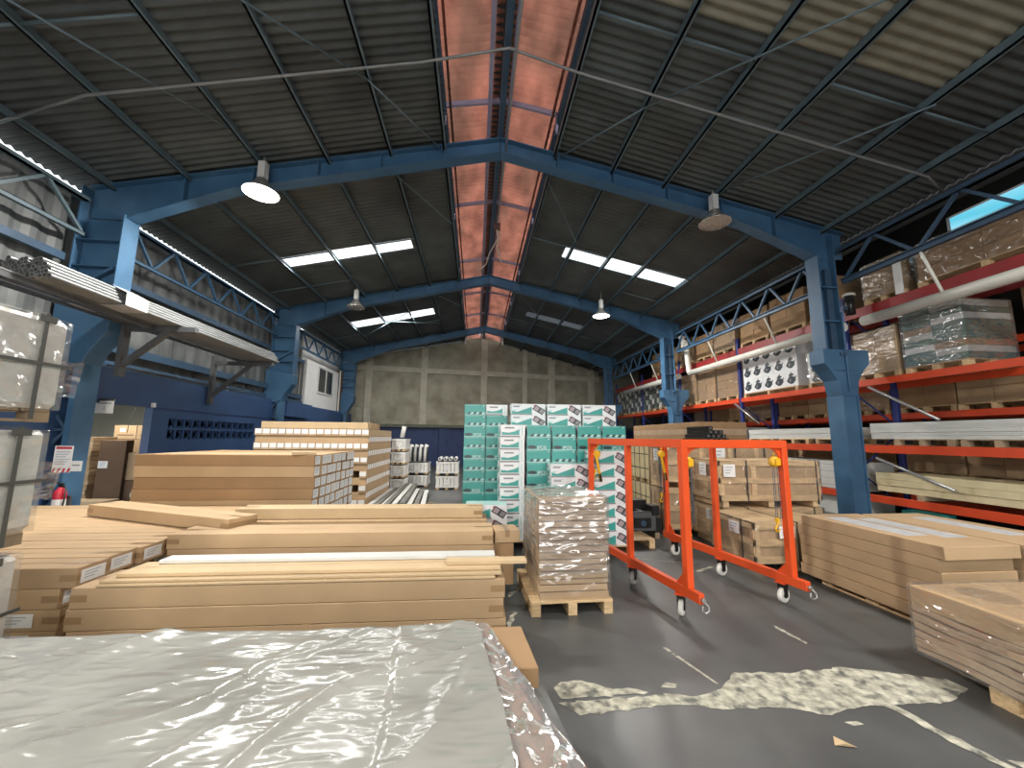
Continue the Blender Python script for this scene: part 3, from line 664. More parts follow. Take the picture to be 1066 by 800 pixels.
# ------------------------------------------------------------------ 3 left pallet of long cartons, ends facing the aisle
w_ = .30; n_ = 10
for tr in range(4):
    for k in range(n_):
        ln = 3.1 if k < 5 else 3.3; xr = -3.12-(.10 if tr < 3 else 0)+R.uniform(-.02, .02)+(-.04 if k % 2 else 0)
        o = carton((xr-ln/2, 3.57+w_*(k+.5), .02+tr*.155), (ln, w_-.016, .152), 'long brown carton end-on, broad left pile, %s, %s' % (from_top(3-tr), 'nearest column' if k == 0 else ORD[k]+' column from the near side'))
        if tr >= 2 and k < 5: sticker(o, (ln/2+.0015, 0, .075), '+x', .21, .10)
        elif tr < 3 and k == 0: sticker(o, (ln/2-.30, -w_/2+.003, .08), '-y', .24, .10)
o = carton((-3.75, 5.35, .645), (2.55, .34, .14), 'long brown carton lying askew across the broad pile on the left', CARD, 'x', -.42)
for k in range(3): carton((-4.9+.02*k, 6.9, .02+.13*k), (1.2, .35, .12), 'pale flat carton, %s of three stacked beside the fire extinguisher column' % ('lowest', 'middle', 'topmost')[k], CARDL, ends=False)

# ------------------------------------------------------------------ 4 big carton stack with labelled ends facing the aisle
for tr in range(8):
    for k in range(8):
        if tr == 7 and k == 0: pass
        o = carton((-3.82+R.uniform(-.012, .012), 6.52+.25*(k+.5), .02+tr*.172), (2.62, .244, .169), 'brown carton with white end label, tall front stack, %s, %s' % (from_top(7-tr), 'front column' if k == 0 else ORD[k]+' column back'), CARDD if R.random() < .65 else CARD, 'x', ends=False)
        sticker(o, (1.3115, 0, .085), '+x', .2, .135)
carton((-2.72, 6.6, 1.398), (.34, .2, .05), 'torn open flap of cardboard on the corner of the tall labelled stack', CARDL, 'n', .4)
# ------------------------------------------------------------------ 5 second stack behind, alternate layers crossed
for tr in range(11):
    z0 = .02+tr*.168
    if tr % 2 == 0:
        for k in range(15):
            x = -5.28+.178*(k+.5)
            if tr in (2, 4) and k == 13: continue
            o = carton((x, 11.25, z0), (.172, 2.6, .165), 'brown carton end with label, %s, %s, crossed back stack' % (from_top(10-tr), column(k, 15)), CARDL if R.random() < .3 else CARD, 'n')
            sticker(o, (0, -1.302, .10), '-y', .15, .11, lines=False)
    else:
        for k in range(14):
            y = 9.98+.185*(k+.5)
            o = carton((-3.94, y, z0), (2.66, .18, .165), 'long carton laid crosswise, %s, %s, crossed back stack' % (from_top(10-tr), 'front column' if k == 0 else ORD[k]+' column back'), CARD, 'n')
            sticker(o, (1.3315, 0, .09), '+x', .14, .12, lines=False)
for k, (y, m_) in enumerate(((10.15, CARDL), (10.55, CARD), (11.0, CARD))):
    carton((-3.9, y, 1.873), (2.5, .36, .16), 'pale long carton on top of the crossed stack, %s from the front' % ORD[k], m_, 'x', ends=False)

# ------------------------------------------------------------------ 6 white strapped bundles and profiles on the floor at the back
def bundle(x, y, z, wd, dp, h, label, m_=WHITEWRAP):
    o = thing('strapped_bundle', label, 'bundle', (x, y, z))
    b = MB(); n = 6
    for i in range(n): b.cbox((-wd/2+wd*(i+.5)/n, 0, .07+(h-.1)/2), (wd/n-.012, dp, h-.1), m_)
    b.build('bars', o, .008)
    b = MB(); b.box(-wd/2-.01, -dp/2-.01, h-.09, wd/2+.01, dp/2+.01, h-.03, m_); b.box(-wd/2-.01, -dp/2-.01, .06, wd/2+.01, dp/2+.01, .11, m_); b.build('band', o)
    for i in (-1, 0, 1): MB().box(i*(wd/2-.06)-.05, -dp/2, 0, i*(wd/2-.06)+.05, dp/2, .06, WOOD).build('bearer', o)
    sticker(o, (0, -dp/2-.012, h*.5), '-y', .16, .14)
    return o
bundle(-.9, 13.6, 0, .72, .8, .46, 'white strapped bundle, lower of the two nearest the teal boxes')
bundle(-.9, 13.6, .46, .72, .8, .46, 'white strapped bundle, upper of the two nearest the teal boxes')
for k in range(4):
    b = MB(); b.tube([(0, -.35, 0), (0, .35, 0)], .06, WHITEWRAP, 10); b.tube([(0, -.352, 0), (0, .352, 0)], .035, BLACK, 8)
    tag(b.build('white_roll'), 'small white roll, %s of four on the strapped bundles by the teal boxes' % ('leftmost', 'second from left', 'third from left', 'rightmost')[k], 'roll').location = (-1.15+k*.17, 13.6, .982)
bundle(-1.98, 14.3, 0, .74, .8, .42, 'white strapped bundle, lower of the pair in the middle at the back')
bundle(-1.98, 14.3, .42, .74, .8, .42, 'white strapped bundle, upper of the pair carrying the upright rolls')
for k in range(4):
    b = MB(); b.tube([(0, 0, 0), (0, 0, .3), (.02, 0, .5), (.05, 0, .58)], .065, WHITEWRAP, 10); b.tube([(.055, -.02, 0), (.055, -.02, .5)], .04, BLACK, 8)
    tag(b.build('upright_roll'), 'upright white roll, %s of the four on the middle bundle' % ('leftmost', 'second from left', 'third from left', 'rightmost')[k], 'roll').location = (-2.26+k*.17, 14.2, .841)
for k in range(4): bundle(-2.42, 13.2, .46*k*.9, .44, .8, .41, 'narrow white strapped bundle, %s of the column beside the crossed stack' % ('lowest', 'second from bottom', 'third from bottom', 'topmost')[k])
b = MB(); b.tube([(0, 0, 0), (.03, 0, .2), (.06, 0, .36)], .07, WHITEWRAP, 10); tag(b.build('upright_roll'), 'white roll standing on the narrow bundle column', 'roll').location = (-2.38, 13.1, 1.67)
for k in range(9):
    xn = -2.42+k*.155; xf = -2.55+k*.125; b = MB(); zz = .10 if k in (3, 4, 5) else .02
    L_ = 4.2-.25*abs(k-3)
    prof = [(-.05, 0), (.05, 0), (.05, .07), (.03, .07), (.03, .02), (-.03, .02), (-.03, .07), (-.05, .07)]
    b.prism(prof, 0, L_, ALU if k % 3 else ALUD); b.box(-.055, .0, .072, .055, L_-.1, .10, ALU if k % 2 else PANEL)
    o = tag(b.build('metal_profile'), 'long metal profile on the floor beside the crossed stack, %s from the left' % ORD[k], 'profile'); o.location = (xn, 9.2+.1*(k % 3), zz); o.rotation_euler = (0, 0, math.atan2(xn-xf, 4.2))
b = MB(); b.box(-.75, -.05, 0, .75, .05, .02, WOODD); b.box(-.75, .9, 0, .75, 1.0, .02, WOODD); b.box(-.4, -.05, .02, .15, 2.9, .10, WOODD)
tag(b.build('timber_bearer'), 'weathered timber bearers under the metal profiles', 'timber').location = (-1.8, 9.6, 0)

# ------------------------------------------------------------------ 7 teal printed sink cartons
WL, WS, HB = .60, .385, .196
def sink_pic(b, o_, ux, uy, cx, cz, s):
    def P_(pts): return [(cx+px*s[0], cz+pz*s[1]) for px, pz in pts]
    b.shape(o_, ux, uy, P_([(-.52, .06), (-.24, .40), (.52, -.02), (.26, -.40)]), DARKP, .002)
    b.shape(o_, ux, uy, P_([(-.42, .06), (-.22, .30), (.06, .15), (-.12, -.10)]), SINKP, .0035)
    b.shape(o_, ux, uy, P_([(.0, -.15), (.17, .08), (.43, -.04), (.25, -.30)]), SINKG, .0035)
def long_face(b, o_, ux, uy, w, h):
    x0 = -w/2
    b.plate(o_, ux, uy, x0, 0, w/2, h, WHITEB, .0008)
    b.shape(o_, ux, uy, [(x0+.02*w, h*.10), (x0+.60*w, h*.10), (x0+.60*w, h*.74), (x0+.34*w, h*.46), (x0+.16*w, h*.26), (x0+.02*w, h*.36)], TEAL)
    b.shape(o_, ux, uy, [(x0+.02*w, h*.36), (x0+.08*w, h*.33), (x0+.18*w, h*.42), (x0+.06*w, h*.5)], TEALL)
    b.plate(o_, ux, uy, x0+.0*w, 0, x0+.62*w, h*.09, SINKG)
    b.plate(o_, ux, uy, x0+.05*w, h*.70, x0+.24*w, h*.80, INK); b.plate(o_, ux, uy, x0+.05*w, h*.84, x0+.30*w, h*.88, INKB)
    b.plate(o_, ux, uy, x0+.66*w, h*.80, x0+.70*w, h*.92, REDINK)
    sink_pic(b, o_, ux, uy, x0+.81*w, h*.47, (.38*w, h*1.2))
def teal_face(b, o_, ux, uy, w, h, text):
    b.plate(o_, ux, uy, -w/2, 0, w/2, h, TEAL, .0008)
    b.plate(o_, ux, uy, -w/2, 0, w/2, h*.05, TEALL); b.plate(o_, ux, uy, w/2-.05*w, h*.05, w/2, h, mat('deep_teal_print', (.03, .24, .21), .35))
    b.shape(o_, ux, uy, [(-w*.48+.02*w, h*.9), (w*.2, h*.93), (w*.2, h*.95), (-w*.46, h*.93)], TEALL)
    b.shape(o_, ux, uy, [(w*.36, h*.82), (w*.40, h*.94), (w*.44, h*.86)], WHITEB)
    if text:
        el = [(-w*.29+w*.19*math.cos(a*.3927), h*.22+h*.14*math.sin(a*.3927)) for a in range(16)]; b.shape(o_, ux, uy, el, DARKP)
        b.text('JPCIS', Vector(o_)+Vector(ux)*(-w*.08)+Vector(uy)*(h*.08), ux, uy, h*.36, WHITEB, .003, w/h*.5)
    else:
        for k in range(6): b.shape(o_, ux, uy, [(-w*.38+k*w*.13, h*.12), (-w*.27+k*w*.13, h*.06), (-w*.16+k*w*.13, h*.18), (-w*.27+k*w*.13, h*.32)], DARKP if k % 2 == 0 else TEALL, .002+.0004*k)
        b.plate(o_, ux, uy, -w*.48, h*.12, w*.46, h*.135, TEALL, .0018)
def end_face(b, o_, ux, uy, w, h):
    b.plate(o_, ux, uy, -w/2, 0, w/2, h, WHITEB, .0008)
    b.shape(o_, ux, uy, [(-w*.46, h*.18), (w*.26, h*.18), (w*.26, h*.66), (w*.08, h*.48), (-w*.18, h*.36), (-w*.46, h*.42)], TEAL)
    b.plate(o_, ux, uy, -w/2, 0, w*.30, h*.13, SINKG); b.plate(o_, ux, uy, -w*.34, h*.70, w*.05, h*.82, INK)
    b.plate(o_, ux, uy, w*.27, 0, w*.29, h, TEALL, .002); b.plate(o_, ux, uy, w*.36, h*.1, w*.40, h*.9, TEALL, .002)
def sink_mesh(kind):
    dx, dy = (WL, WS) if kind == 'long' else (WS, WL)
    b = MB(); b.box(-dx/2, -dy/2, 0, dx/2, dy/2, HB-.002, WHITEB)
    o_, ux, uy = (0, -dy/2, 0), (1, 0, 0), (0, 0, 1); h = HB-.003
    if kind == 'long': long_face(b, o_, ux, uy, dx, h); end_face(b, (-dx/2, 0, 0), (0, -1, 0), uy, dy, h)
    else:
        (end_face if kind == 'end' else teal_face)(b, o_, ux, uy, dx, h, *(() if kind == 'end' else (kind == 'text',)))
        long_face(b, (-dx/2, 0, 0), (0, -1, 0), uy, dy, h); long_face(b, (dx/2, 0, 0), (0, 1, 0), uy, dy, h)
    b.plate((0, 0, HB-.002), (1, 0, 0), (0, 1, 0), -dx/2, -dy/2, dx/2, dy/2, TEALL, .0006)
    return b.mesh('sink_carton', fix=False)
SK = {k: sink_mesh(k) for k in ('long', 'text', 'swirl', 'end')}
def sink(kind, x, y, z, label, group=None):
    return tag(obj('sink_carton', SK[kind], None, (x, y, z), (0, 0, R.uniform(-.006, .006))), label, 'carton', group)
PZ = .14
for (cx, cy, dx, dy, lab) in ((.22, 7.42, .84, .66, 'the tall left columns of teal sink cartons'), (1.64, 6.82, 2.42, 1.3, 'the broad middle block of teal sink cartons'), (1.75, 6.05, 1.24, .42, 'the front columns of sink cartons by the orange gantry')):
    pallet((cx, cy, 0), dx, dy, 'wooden pallet under '+lab, h=PZ)
for r in range(11):                                     # left columns
    for k in range(2):
        kind = 'text' if (10-r) in (2, 4, 7) else 'swirl'
        if r == 10 and k == 1: kind = 'long_end'
        sink('end' if kind == 'long_end' else kind, -.01+.39*k+R.uniform(-.006, .006), 7.42, PZ+r*HB, 'teal sink carton, %s, %s tall column of the teal stacks' % (from_top(10-r), ('leftmost', 'second')[k]))
for r in range(9):                                      # middle block, front
    for k in range(5):
        if k == 0: kind = 'end'
        else: kind = 'text' if (8-r) in (1, 3, 4) else 'swirl'
        sink(kind, .595+.41*k+R.uniform(-.006, .006)-(0 if k else .01), 6.50, PZ+r*HB, '%s sink carton, front of the middle block, %s, %s' % ('white and teal' if k == 0 else 'teal', from_top(8-r), column(k, 5)))
for r in range(11):                                     # middle block, back with two white-faced rows above
    for k in range(3):
        sink('long', .92+.64*k, 7.02, PZ+r*HB, '%s sink carton, middle block rear, %s, %s' % ('white and teal', from_top(10-r), column(k, 3)))
for k in range(2):
    for r in range(6 if k == 0 else 7):
        sink('long', 1.44+.605*k+R.uniform(-.01, .01), 6.05, PZ+r*HB, 'white sink carton with picture, %s, %s front column by the gantry' % (from_top((5 if k == 0 else 6)-r), ('left', 'right')[k]))
for r in range(3): sink('long', .18, 6.05, PZ+r*HB+.0, 'white-faced sink carton with sink picture, %s of the short pile behind the third carton row' % (('lowest', 'middle', 'topmost')[r]))
pallet((.2, 6.05, 0), .7, .42, 'wooden pallet under the short pile of sink cartons behind the long cartons', h=PZ)

# ------------------------------------------------------------------ 8 film-wrapped stack on a pallet in the middle
o = thing('wrapped_carton_stack', 'shrink-wrapped stack of flat cartons on a pallet in the middle of the floor', 'stack', (.96, 4.47, 0), .035)
pallet_into(o, .82, 1.0, .13, WOOD)
zz = .13; ix = 0; hs = [.075, .062, .055, .07, .06, .055, .068, .06, .055, .065, .058, .06, .062, .055, .06, .05]
for i, h in enumerate(hs):
    ox = R.uniform(-.008, .008); m_ = CARDPINK if i > 6 else CARD
    obj('flat_carton', carton_mesh(.70 if i < 14 else .69, .90, h-.009, m_, 'n'), o, (.03+ox, R.uniform(-.01, .01), zz)); zz += h
obj('stretch_film', film_mesh(.71, .915, .36, zz+.002, FILMW, 3, .014, .03), o, (.03, 0, 0))
obj('loose_film', film_mesh(.72, .925, .13, .40, FILM, 4, .02, .03, top=False), o, (.03, 0, 0))

# ------------------------------------------------------------------ 9 orange gantry frame with hoists
GA = math.radians(10.0); gx, gy = 2.06, 3.78
o = thing('gantry_frame', 'bright orange wheeled steel gantry frame with two open sides', 'gantry', (gx, gy, 0), GA)
W_, D_, HT = 1.27, 2.0, 1.70
def gpart(name, mb, bv=.004): return mb.build(name, o, bv)
for x in (0, W_):
    b = MB(); b.box(x-.03, -.17, .21, x+.03, D_+.08, .30, ORANGE); gpart('bottom_rail', b)
    b = MB(); b.box(x-.035, -.035, HT-.085, x+.035, D_+.035, HT, ORANGE); gpart('top_rail', b)
    for y in (0, 1.0, D_):
        s_ = .036 if y == 0 else .032
        b = MB(); b.box(x-s_, y-s_, .30, x+s_, y+s_, HT-.085, ORANGE); gpart('post', b)
    for y, s_ in ((0, 1), (D_, -1)):
        b = MB(); b.prism([(y+s_*.036, .30), (y+s_*.17, .30), (y+s_*.036, .44)], x-.006, x+.006, ORANGE, 'x'); gpart('gusset', b, 0)
    b = MB(); b.tube([(x, -.17, .25), (x, -.20, .25)], .02, STEELG, 8); b.tube([(x+.0, -.20, .24), (x+.03, -.215, .21), (x+.03, -.22, .17), (x, -.21, .15), (x-.03, -.2, .17), (x-.02, -.2, .21)], .008, STEELG, 6); gpart('tow_eye', b, 0)
for y in (0, D_):
    b = MB(); b.box(.035, y-.035, HT-.085, W_-.035, y+.035, HT, ORANGE); gpart('cross_beam', b)
    for x, s_ in ((0, 1), (W_, -1)):
        b = MB(); n = 6; b.prism([(x+s_*.03, HT-.085), (x+s_*.2, HT-.085)]+[(x+s_*(.2-.17*math.sin(a*math.pi/2/n)), HT-.085-.17*(1-math.cos(a*math.pi/2/n))) for a in range(1, n+1)], y-.008, y+.008, ORANGE); gpart('corner_plate', b, 0)
def caster(x, y, r=.075, turn=.4, tyre=RUBBERW):
    q = bpy.data.objects.new('caster', None); COL.objects.link(q); q.parent = o; q.location = (x, y, 0); q.rotation_euler = (0, 0, turn)
    b = MB(); b.box(-.05, -.05, .195, .05, .05, .21, ORANGE); b.cbox((0, 0, .18), (.07, .07, .03), BLACKM)
    for s_ in (-1, 1): b.prism([(-.035, .17), (.035, .17), (.03, r-.02), (-.015, r-.02)], s_*.03-.004, s_*.03+.004, BLACKM, 'y')
    b.build('fork', q)
    b = MB(); b.lathe([(.02, -.022), (r-.015, -.024), (r, -.018), (r, .018), (r-.015, .024), (.02, .022)], (0, 0, r), tyre, 22, 'y'); b.lathe([(0, -.028), (.028, -.028), (.028, .028), (0, .028)], (0, 0, r), BLACKM, 12, 'y'); b.build('wheel', q)
for x in (0, W_):
    caster(x, .12, turn=.15 if x else .75); caster(x, .96, turn=.1 if x else .6, tyre=RUBBERG if x == 0 else RUBBERW); caster(x, D_-.15, turn=.1)
gR = Matrix.Rotation(GA, 3, 'Z')
def gworld(x, y, z): v = gR @ Vector((x, y, z)); return (gx+v.x, gy+v.y, z)
def hoist(x, y, zt, drop, label, hand=True):
    h = thing('chain_hoist', label, 'hoist', gworld(x, y, zt), GA)
    b = MB(); b.tube([(0, 0, 0), (.02, 0, -.02), (.02, 0, -.05), (0, 0, -.07), (-.02, 0, -.05)], .007, YELLOW, 6); b.build('top_hook', h)
    b = MB(); b.lathe([(0, -.03), (.05, -.03), (.058, -.015), (.058, .015), (.05, .03), (0, .03)], (0, 0, -.14), YELLOW, 16, 'y'); b.cbox((0, 0, -.14), (.06, .10, .07), YELLOW); b.cbox((.03, 0, -.12), (.05, .04, .05), BLACKM); b.build('body', h, 0)
    if hand:
        b = MB(); b.bar((-.02, -.03, -.17), (.03, -.03, -.42), .035, .022, YELLOW); b.bar((.03, -.03, -.42), (.05, -.03, -.54), .04, .03, BLACKM); b.build('lever', h, .003)
    for dx in (-.025, .04):
        b = MB(); n = int(drop/.035)
        for k in range(n):
            z = -.2-k*.035; e = (.010, 0) if k % 2 else (0, .010)
            b.tube([(dx+e[0], e[1], z), (dx+e[0], e[1], z-.04)], .0035, STEELD, 4, False); b.tube([(dx-e[0], -e[1], z), (dx-e[0], -e[1], z-.04)], .0035, STEELD, 4, False)
        b.build('chain', h)
    b = MB(); z = -.2-drop; b.cbox((-.025, 0, z), (.03, .03, .05), YELLOW); b.tube([(-.025, 0, z-.02), (-.025, 0, z-.05), (-.055, 0, z-.08), (-.045, 0, z-.11), (-.015, 0, z-.115), (.01, 0, z-.09)], [.008, .010, .012, .012, .009, .004], YELLOW, 8); b.build('load_hook', h)
hoist(.08, D_-.02, HT-.09, .18, 'yellow chain hoist hanging by the far left post of the orange gantry')
hoist(W_-.08, D_-.02, HT-.09, .55, 'yellow lever hoist with load hook by the far right post of the orange gantry')
hoist(W_-.08, .03, HT-.09, .55, 'yellow chain hoist by the near right post of the orange gantry', False)
hoist(.09, .04, HT-.09, .55, 'yellow chain hoist half hidden behind the near left post of the orange gantry', False)

# ------------------------------------------------------------------ 10 wooden crates right of the gantry
def crate(x0, y0, z0, dx, dy, dz, label, m_=CRATE, rows=3, cols=4, labels=(), leg=.1, straps=(.28, .95), filmed=True):
    """slatted crate; x0,y0 near-left corner"""
    o = thing('wooden_crate', label, 'crate', (x0, y0, z0))
    b = MB(); b.box(.03, .03, leg+.02, dx-.03, dy-.03, dz-.03, CRATEPLY); b.build('contents', o)
    def frame(nm, P_):
        b = MB(); hh = dz-leg
        for r in range(rows): z = leg+hh*r/(rows-1) if rows > 1 else leg; z0_ = min(max(z-.045, leg), dz-.09); P_(b, 0, z0_, 1, z0_+.09)
        b.build(nm, o, .003)
    def fr_(L_, put, nm):
        b = MB()
        for r in range(rows): z0_ = leg+(dz-leg-.09)*r/(rows-1); put(b, 0, z0_, L_, z0_+.09, .0)
        b.build(nm+'_rail', o, .003)
        b = MB()
        for k in range(cols+1 if L_ > 1.3 else 3):
            nn = cols if L_ > 1.3 else 2; u = (L_-.09)*k/nn; put(b, u, leg, u+.09, dz, .012)
        b.build(nm+'_post', o, .003)
    fr_(dx, lambda b, u0, z0_, u1, z1_, d: b.box(u0, d, z0_, u1, .03, z1_, m_), 'front')
    fr_(dy, lambda b, u0, z0_, u1, z1_, d: b.box(d, u0, z0_, .03, u1, z1_, m_), 'side')
    fr_(dy, lambda b, u0, z0_, u1, z1_, d: b.box(dx-.03, u0, z0_, dx-d, u1, z1_, m_), 'far_side')
    b = MB(); n = max(4, int(dy/.16))
    for k in range(n): b.box(0, dy*k/n+.006, dz-.02, dx, dy*(k+1)/n-.006, dz+.0, m_)
    b.build('lid', o, .002)
    for k in (.06, .5, .94): MB().box(dx*k-.05, .02, 0, dx*k+.05, dy-.02, leg, m_).build('skid', o, .003)
    b = MB()
    for k in straps:
        b.box(dx*k-.012, -.004, 0+leg*.5, dx*k+.012, 0, dz+.003, BLACK); b.box(dx*k-.012, -.004, dz, dx*k+.012, dy+.003, dz+.004, BLACK)
    b.box(-.004, dy*.25-.012, leg*.5, 0, dy*.25+.012, dz+.003, BLACK)
    b.build('strap', o)
    if filmed: obj('stretch_film', film_mesh(dx, dy, leg, dz, FILM, int(x0*10), .012, .10, False), o, (dx/2, dy/2, 0))
    for f, a, z, w_, h in labels: sticker(o, (a, -.03, z) if f == '-y' else (-.03, a, z), f, w_, h)
    return o
crate(3.66, 5.02, 0, 1.25, .95, .62, 'low wooden crate with white sheet on its front, nearest the gantry', rows=3, cols=2, labels=(('-y', .45, .50, .22, .15), ('-x', .35, .50, .22, .16)), straps=(.5,))
crate(3.92, 6.06, 0, 1.75, .85, .62, 'wooden crate on the floor directly under the wide film-covered crate', rows=3, cols=3, labels=(('-x', .30, .48, .18, .17),), straps=(.25, .9))
crate(3.90, 6.06, .63, 1.76, .85, .74, 'wide film-covered wooden crate stacked second, with two labels near its corner', rows=3, cols=3, labels=(('-y', .16, .58, .2, .2), ('-x', .40, .58, .2, .22)), straps=(.27, .96))
crate(4.28, 7.15, 0, 1.7, .9, .8, 'wooden crate on the floor behind the wide film-covered crate', rows=3, cols=3)
crate(4.28, 7.15, .81, 1.7, .9, .84, 'tall-standing wooden crate behind the wide film-covered crate, top of its pair', rows=3, cols=3, labels=(('-y', .35, .66, .2, .3),), straps=(.12, .4, .75))
crate(3.42, 6.96, 0, .8, .55, .82, 'brown crate at the near end of the line of pale crates, lower one', rows=3, cols=2, straps=(.5,))
crate(3.42, 6.96, .83, .8, .55, .80, 'brown crate at the near end of the pale crates, upper one with label', rows=3, cols=2, straps=(.5,), labels=(('-x', .22, .58, .18, .22),))
def pale_crate(x, y, z, dx, dy, dz, label):
    o = thing('plywood_crate', label, 'crate', (x, y, z))
    b = MB(); b.box(0, 0, .08, dx, dy, dz, PALEPLY); b.build('body', o, .004)
    for k in (.1, .5, .9): MB().box(.02, dy*k-.05, 0, dx-.02, dy*k+.05, .08, WOOD).build('skid', o)
    b = MB()
    for k in (.2, .5, .8): b.box(-.004, dy*k-.01, .04, 0, dy*k+.01, dz+.004, BLACK); b.box(0, dy*k-.01, dz, dx, dy*k+.01, dz+.004, BLACK)
    for k in (.35, .7): b.box(-.004, 0, dz*k-.008, 0, dy, dz*k+.008, BLACK)
    b.build('strap', o)
for k in range(3):
    for j in range(2): pale_crate(3.42, 7.58+.86*k, .83*j, .8, .83, .81, 'pale strapped plywood crate, %s tier, %s behind the brown ones' % (('lower', 'upper')[j], ORD[k]))
for k in range(3):
    b = MB(); b.box(-.6, 0, 0, .6, 3.9, .155, CARDPINK if k == 1 else CARDD)
    tag(b.build('long_carton', bevel=.006), 'very long grey-brown flat carton, %s of three lying over the pale crates' % ('lowest', 'middle', 'topmost')[k], 'carton').location = (5.9, 8.9, 1.655+.157*k)
for k in range(13):
    r_, c_ = ((0, k) if k < 5 else (1, k-5) if k < 9 else (2, k-9) if k < 12 else (3, 0))
    b = MB(); b.box(-.045, 0, 0, .045, .78, .075, BLACKM); b.box(-.03, -.002, .014, .03, .0, .06, DGREY)
    tag(b.build('black_profile', bevel=.004), 'short black profile in the heap on the rear crate, %s layer, %s from left' % (('bottom', 'second', 'third', 'top')[r_], ORD[c_]), 'profile').location = (4.42+.105*c_+.05*min(r_, 2), 7.2, 1.652+.078*r_)
for k in range(2):
    for j in range(2): pale_crate(5.3, 8.95+1.5*k, .83*j, 1.1, 1.45, .82, 'pale strapped crate under the long grey-brown cartons, %s tier, %s one' % (('lower', 'upper')[j], ('near', 'far')[k]))
# black machine parts stored behind the gantry
o = thing('machine_base', 'dark machine base with rails standing on skids beyond the orange gantry', 'machine', (2.62, 6.75, 0))
MB().box(0, 0, 0, .08, 1.7, .1, WOODD).build('skid', o); MB().box(.5, 0, 0, .58, 1.7, .1, WOODD).build('skid', o)
b = MB(); b.box(-.02, .0, .1, .62, 1.7, .34, BLACKM); b.box(.05, -.06, .14, .5, 0, .46, DGREY); b.box(.1, -.09, .2, .4, -.06, .36, BLACKM); b.tube([(.25, -.12, .28), (.25, -.06, .28)], .06, STEELD, 12); b.build('housing', o, .01)
b = MB()
for x in (.05, .3, .55): b.box(x-.03, .05, .34, x+.03, 1.65, .42, DGREY); b.tube([(x, -.02, .44), (x, 1.65, .44)], .018, STEELG, 6)
b.build('rail', o)
b = MB(); b.box(.42, -.08, .40, .56, .2, .56, BLACKM); b.box(.1, .3, .44, .5, .6, .60, BLACKM); b.build('motor', o, .01)
for k in range(4):
    b = MB(); b.prism([(0, 0), (.7, 0), (.7, .08), (.62, .14), (.08, .14), (0, .08)], 0, 2.2, BLACKM if k % 2 else DGREY, 'y')
    tag(b.build('black_cover'), 'long dark metal cover, %s of the heap stacked behind the machine base' % ('lowest', 'second', 'third', 'topmost')[k], 'cover').location = (2.7, 8.6, .05+.28*k)
    for j in (0, 1):
        b = MB(); b.box(0, 0, 0, .66, .09, .13, WOODD); tag(b.build('spacer_block'), 'timber spacer, %s one on the %s dark metal cover' % (('near', 'far')[j], ('lowest', 'second', 'third', 'topmost')[k]), 'timber').location = (2.72, 8.9+1.5*j, .195+.28*k) if k < 3 else (2.72, 8.9+1.5*j, 1.035)

# ------------------------------------------------------------------ 11 cartons on the right
CA = math.radians(1.5)
def rcarton(x, y, z, dx, dy, dz, label, m_=CARD):
    o = carton((x+dx/2, y+dy/2, z), (dx, dy, dz), label, m_, 'n', CA); return o
pallet((4.54, 4.0, 0), .72, 1.2, 'wooden pallet under the long flat cartons on the right, nearest the aisle', h=.07)
pallet((5.38, 3.95, 0), .8, 1.2, 'wooden pallet under the second pile of flat cartons on the right', h=.07)
hh = .118
for k in range(6):
    o = rcarton(4.14+R.uniform(-.012, .012), 3.26+(.0 if k == 5 else R.uniform(.03, .07)), .07+k*hh, .80, 1.5, hh-.003, 'long brown flat carton, %s, pile nearest the aisle on the right' % from_top(5-k))
    if k == 5:
        for j in range(2): obj('label', MB().box(-.13, -.45, 0, .13, .45, .0015, mat('grey_paper_sheet', (.52, .53, .54), .4, var=.15, vscale=9)).mesh('label'), o, (-.14+.32*j, .1-.1*j, hh-.003))
    o = rcarton(4.99+R.uniform(-.01, .01), 3.24+R.uniform(0, .04), .07+k*hh, .82, 1.5, hh-.003, 'long brown flat carton, %s, second pile from the aisle on the right' % from_top(5-k))
    if k == 5: obj('label', MB().box(-.13, -.45, 0, .13, .45, .0015, mat('grey_paper_sheet', (.52, .53, .54), .4, var=.15, vscale=9)).mesh('label'), o, (.1, .05, hh-.003))
# film-covered stack at the right edge
o = thing('wrapped_carton_stack', 'film-wrapped stack of bowed cartons on a pallet at the right edge, nearest the camera', 'stack', (3.94, 2.42, 0), .0)
zz = .12; ws = [(.055, .03), (.06, -.01), (.05, .0), (.065, .02), (.055, -.03), (.045, 0), (.15, .01)]
for i, (h, ox) in enumerate(ws):
    b = MB(); n = 14; vs = []
    x0, x1, y0, y1 = -.56+ox*.6, .6, -.52, .50+ox*.4
    for side, z in ((0, zz), (1, zz+h-.004)):
        for j in range(n+1):
            for x in (x0, x1): y = y0+(y1-y0)*j/n; vs.append((x+.012*nz(y*4, i*3.), y, z+.008*math.sin(j*.7+i)*(1 if i < 6 else .3)))
    f = []; k2 = 2*(n+1)
    for j in range(n): a = 2*j; f += [(a+2, a+3, a+1, a), (k2+a, k2+a+1, k2+a+3, k2+a+2), (a, k2+a, k2+a+2, a+2), (a+1, a+3, k2+a+3, k2+a+1)]
    f += [(0, 1, k2+1, k2), (2*n+1, 2*n, k2+2*n, k2+2*n+1)]
    b.add(vs, f, CARDPINK if i < 6 else CARD); b.build('carton', o, .006); zz += h
b = MB(); b.lathe([(0, .012), (.07, .014), (.12, .01), (.15, .004), (.16, .0)], (-.22, .26, zz), FILMD, 20); b.build('film_knot', o)
pallet_into(o, 1.1, .62, .12, WOOD, 0, .03, -.20)
obj('stretch_film', film_mesh(1.13, 1.01, .12, zz+.004, FILMD, 8, .008, .05, True), o, (.0, -.01, 0))

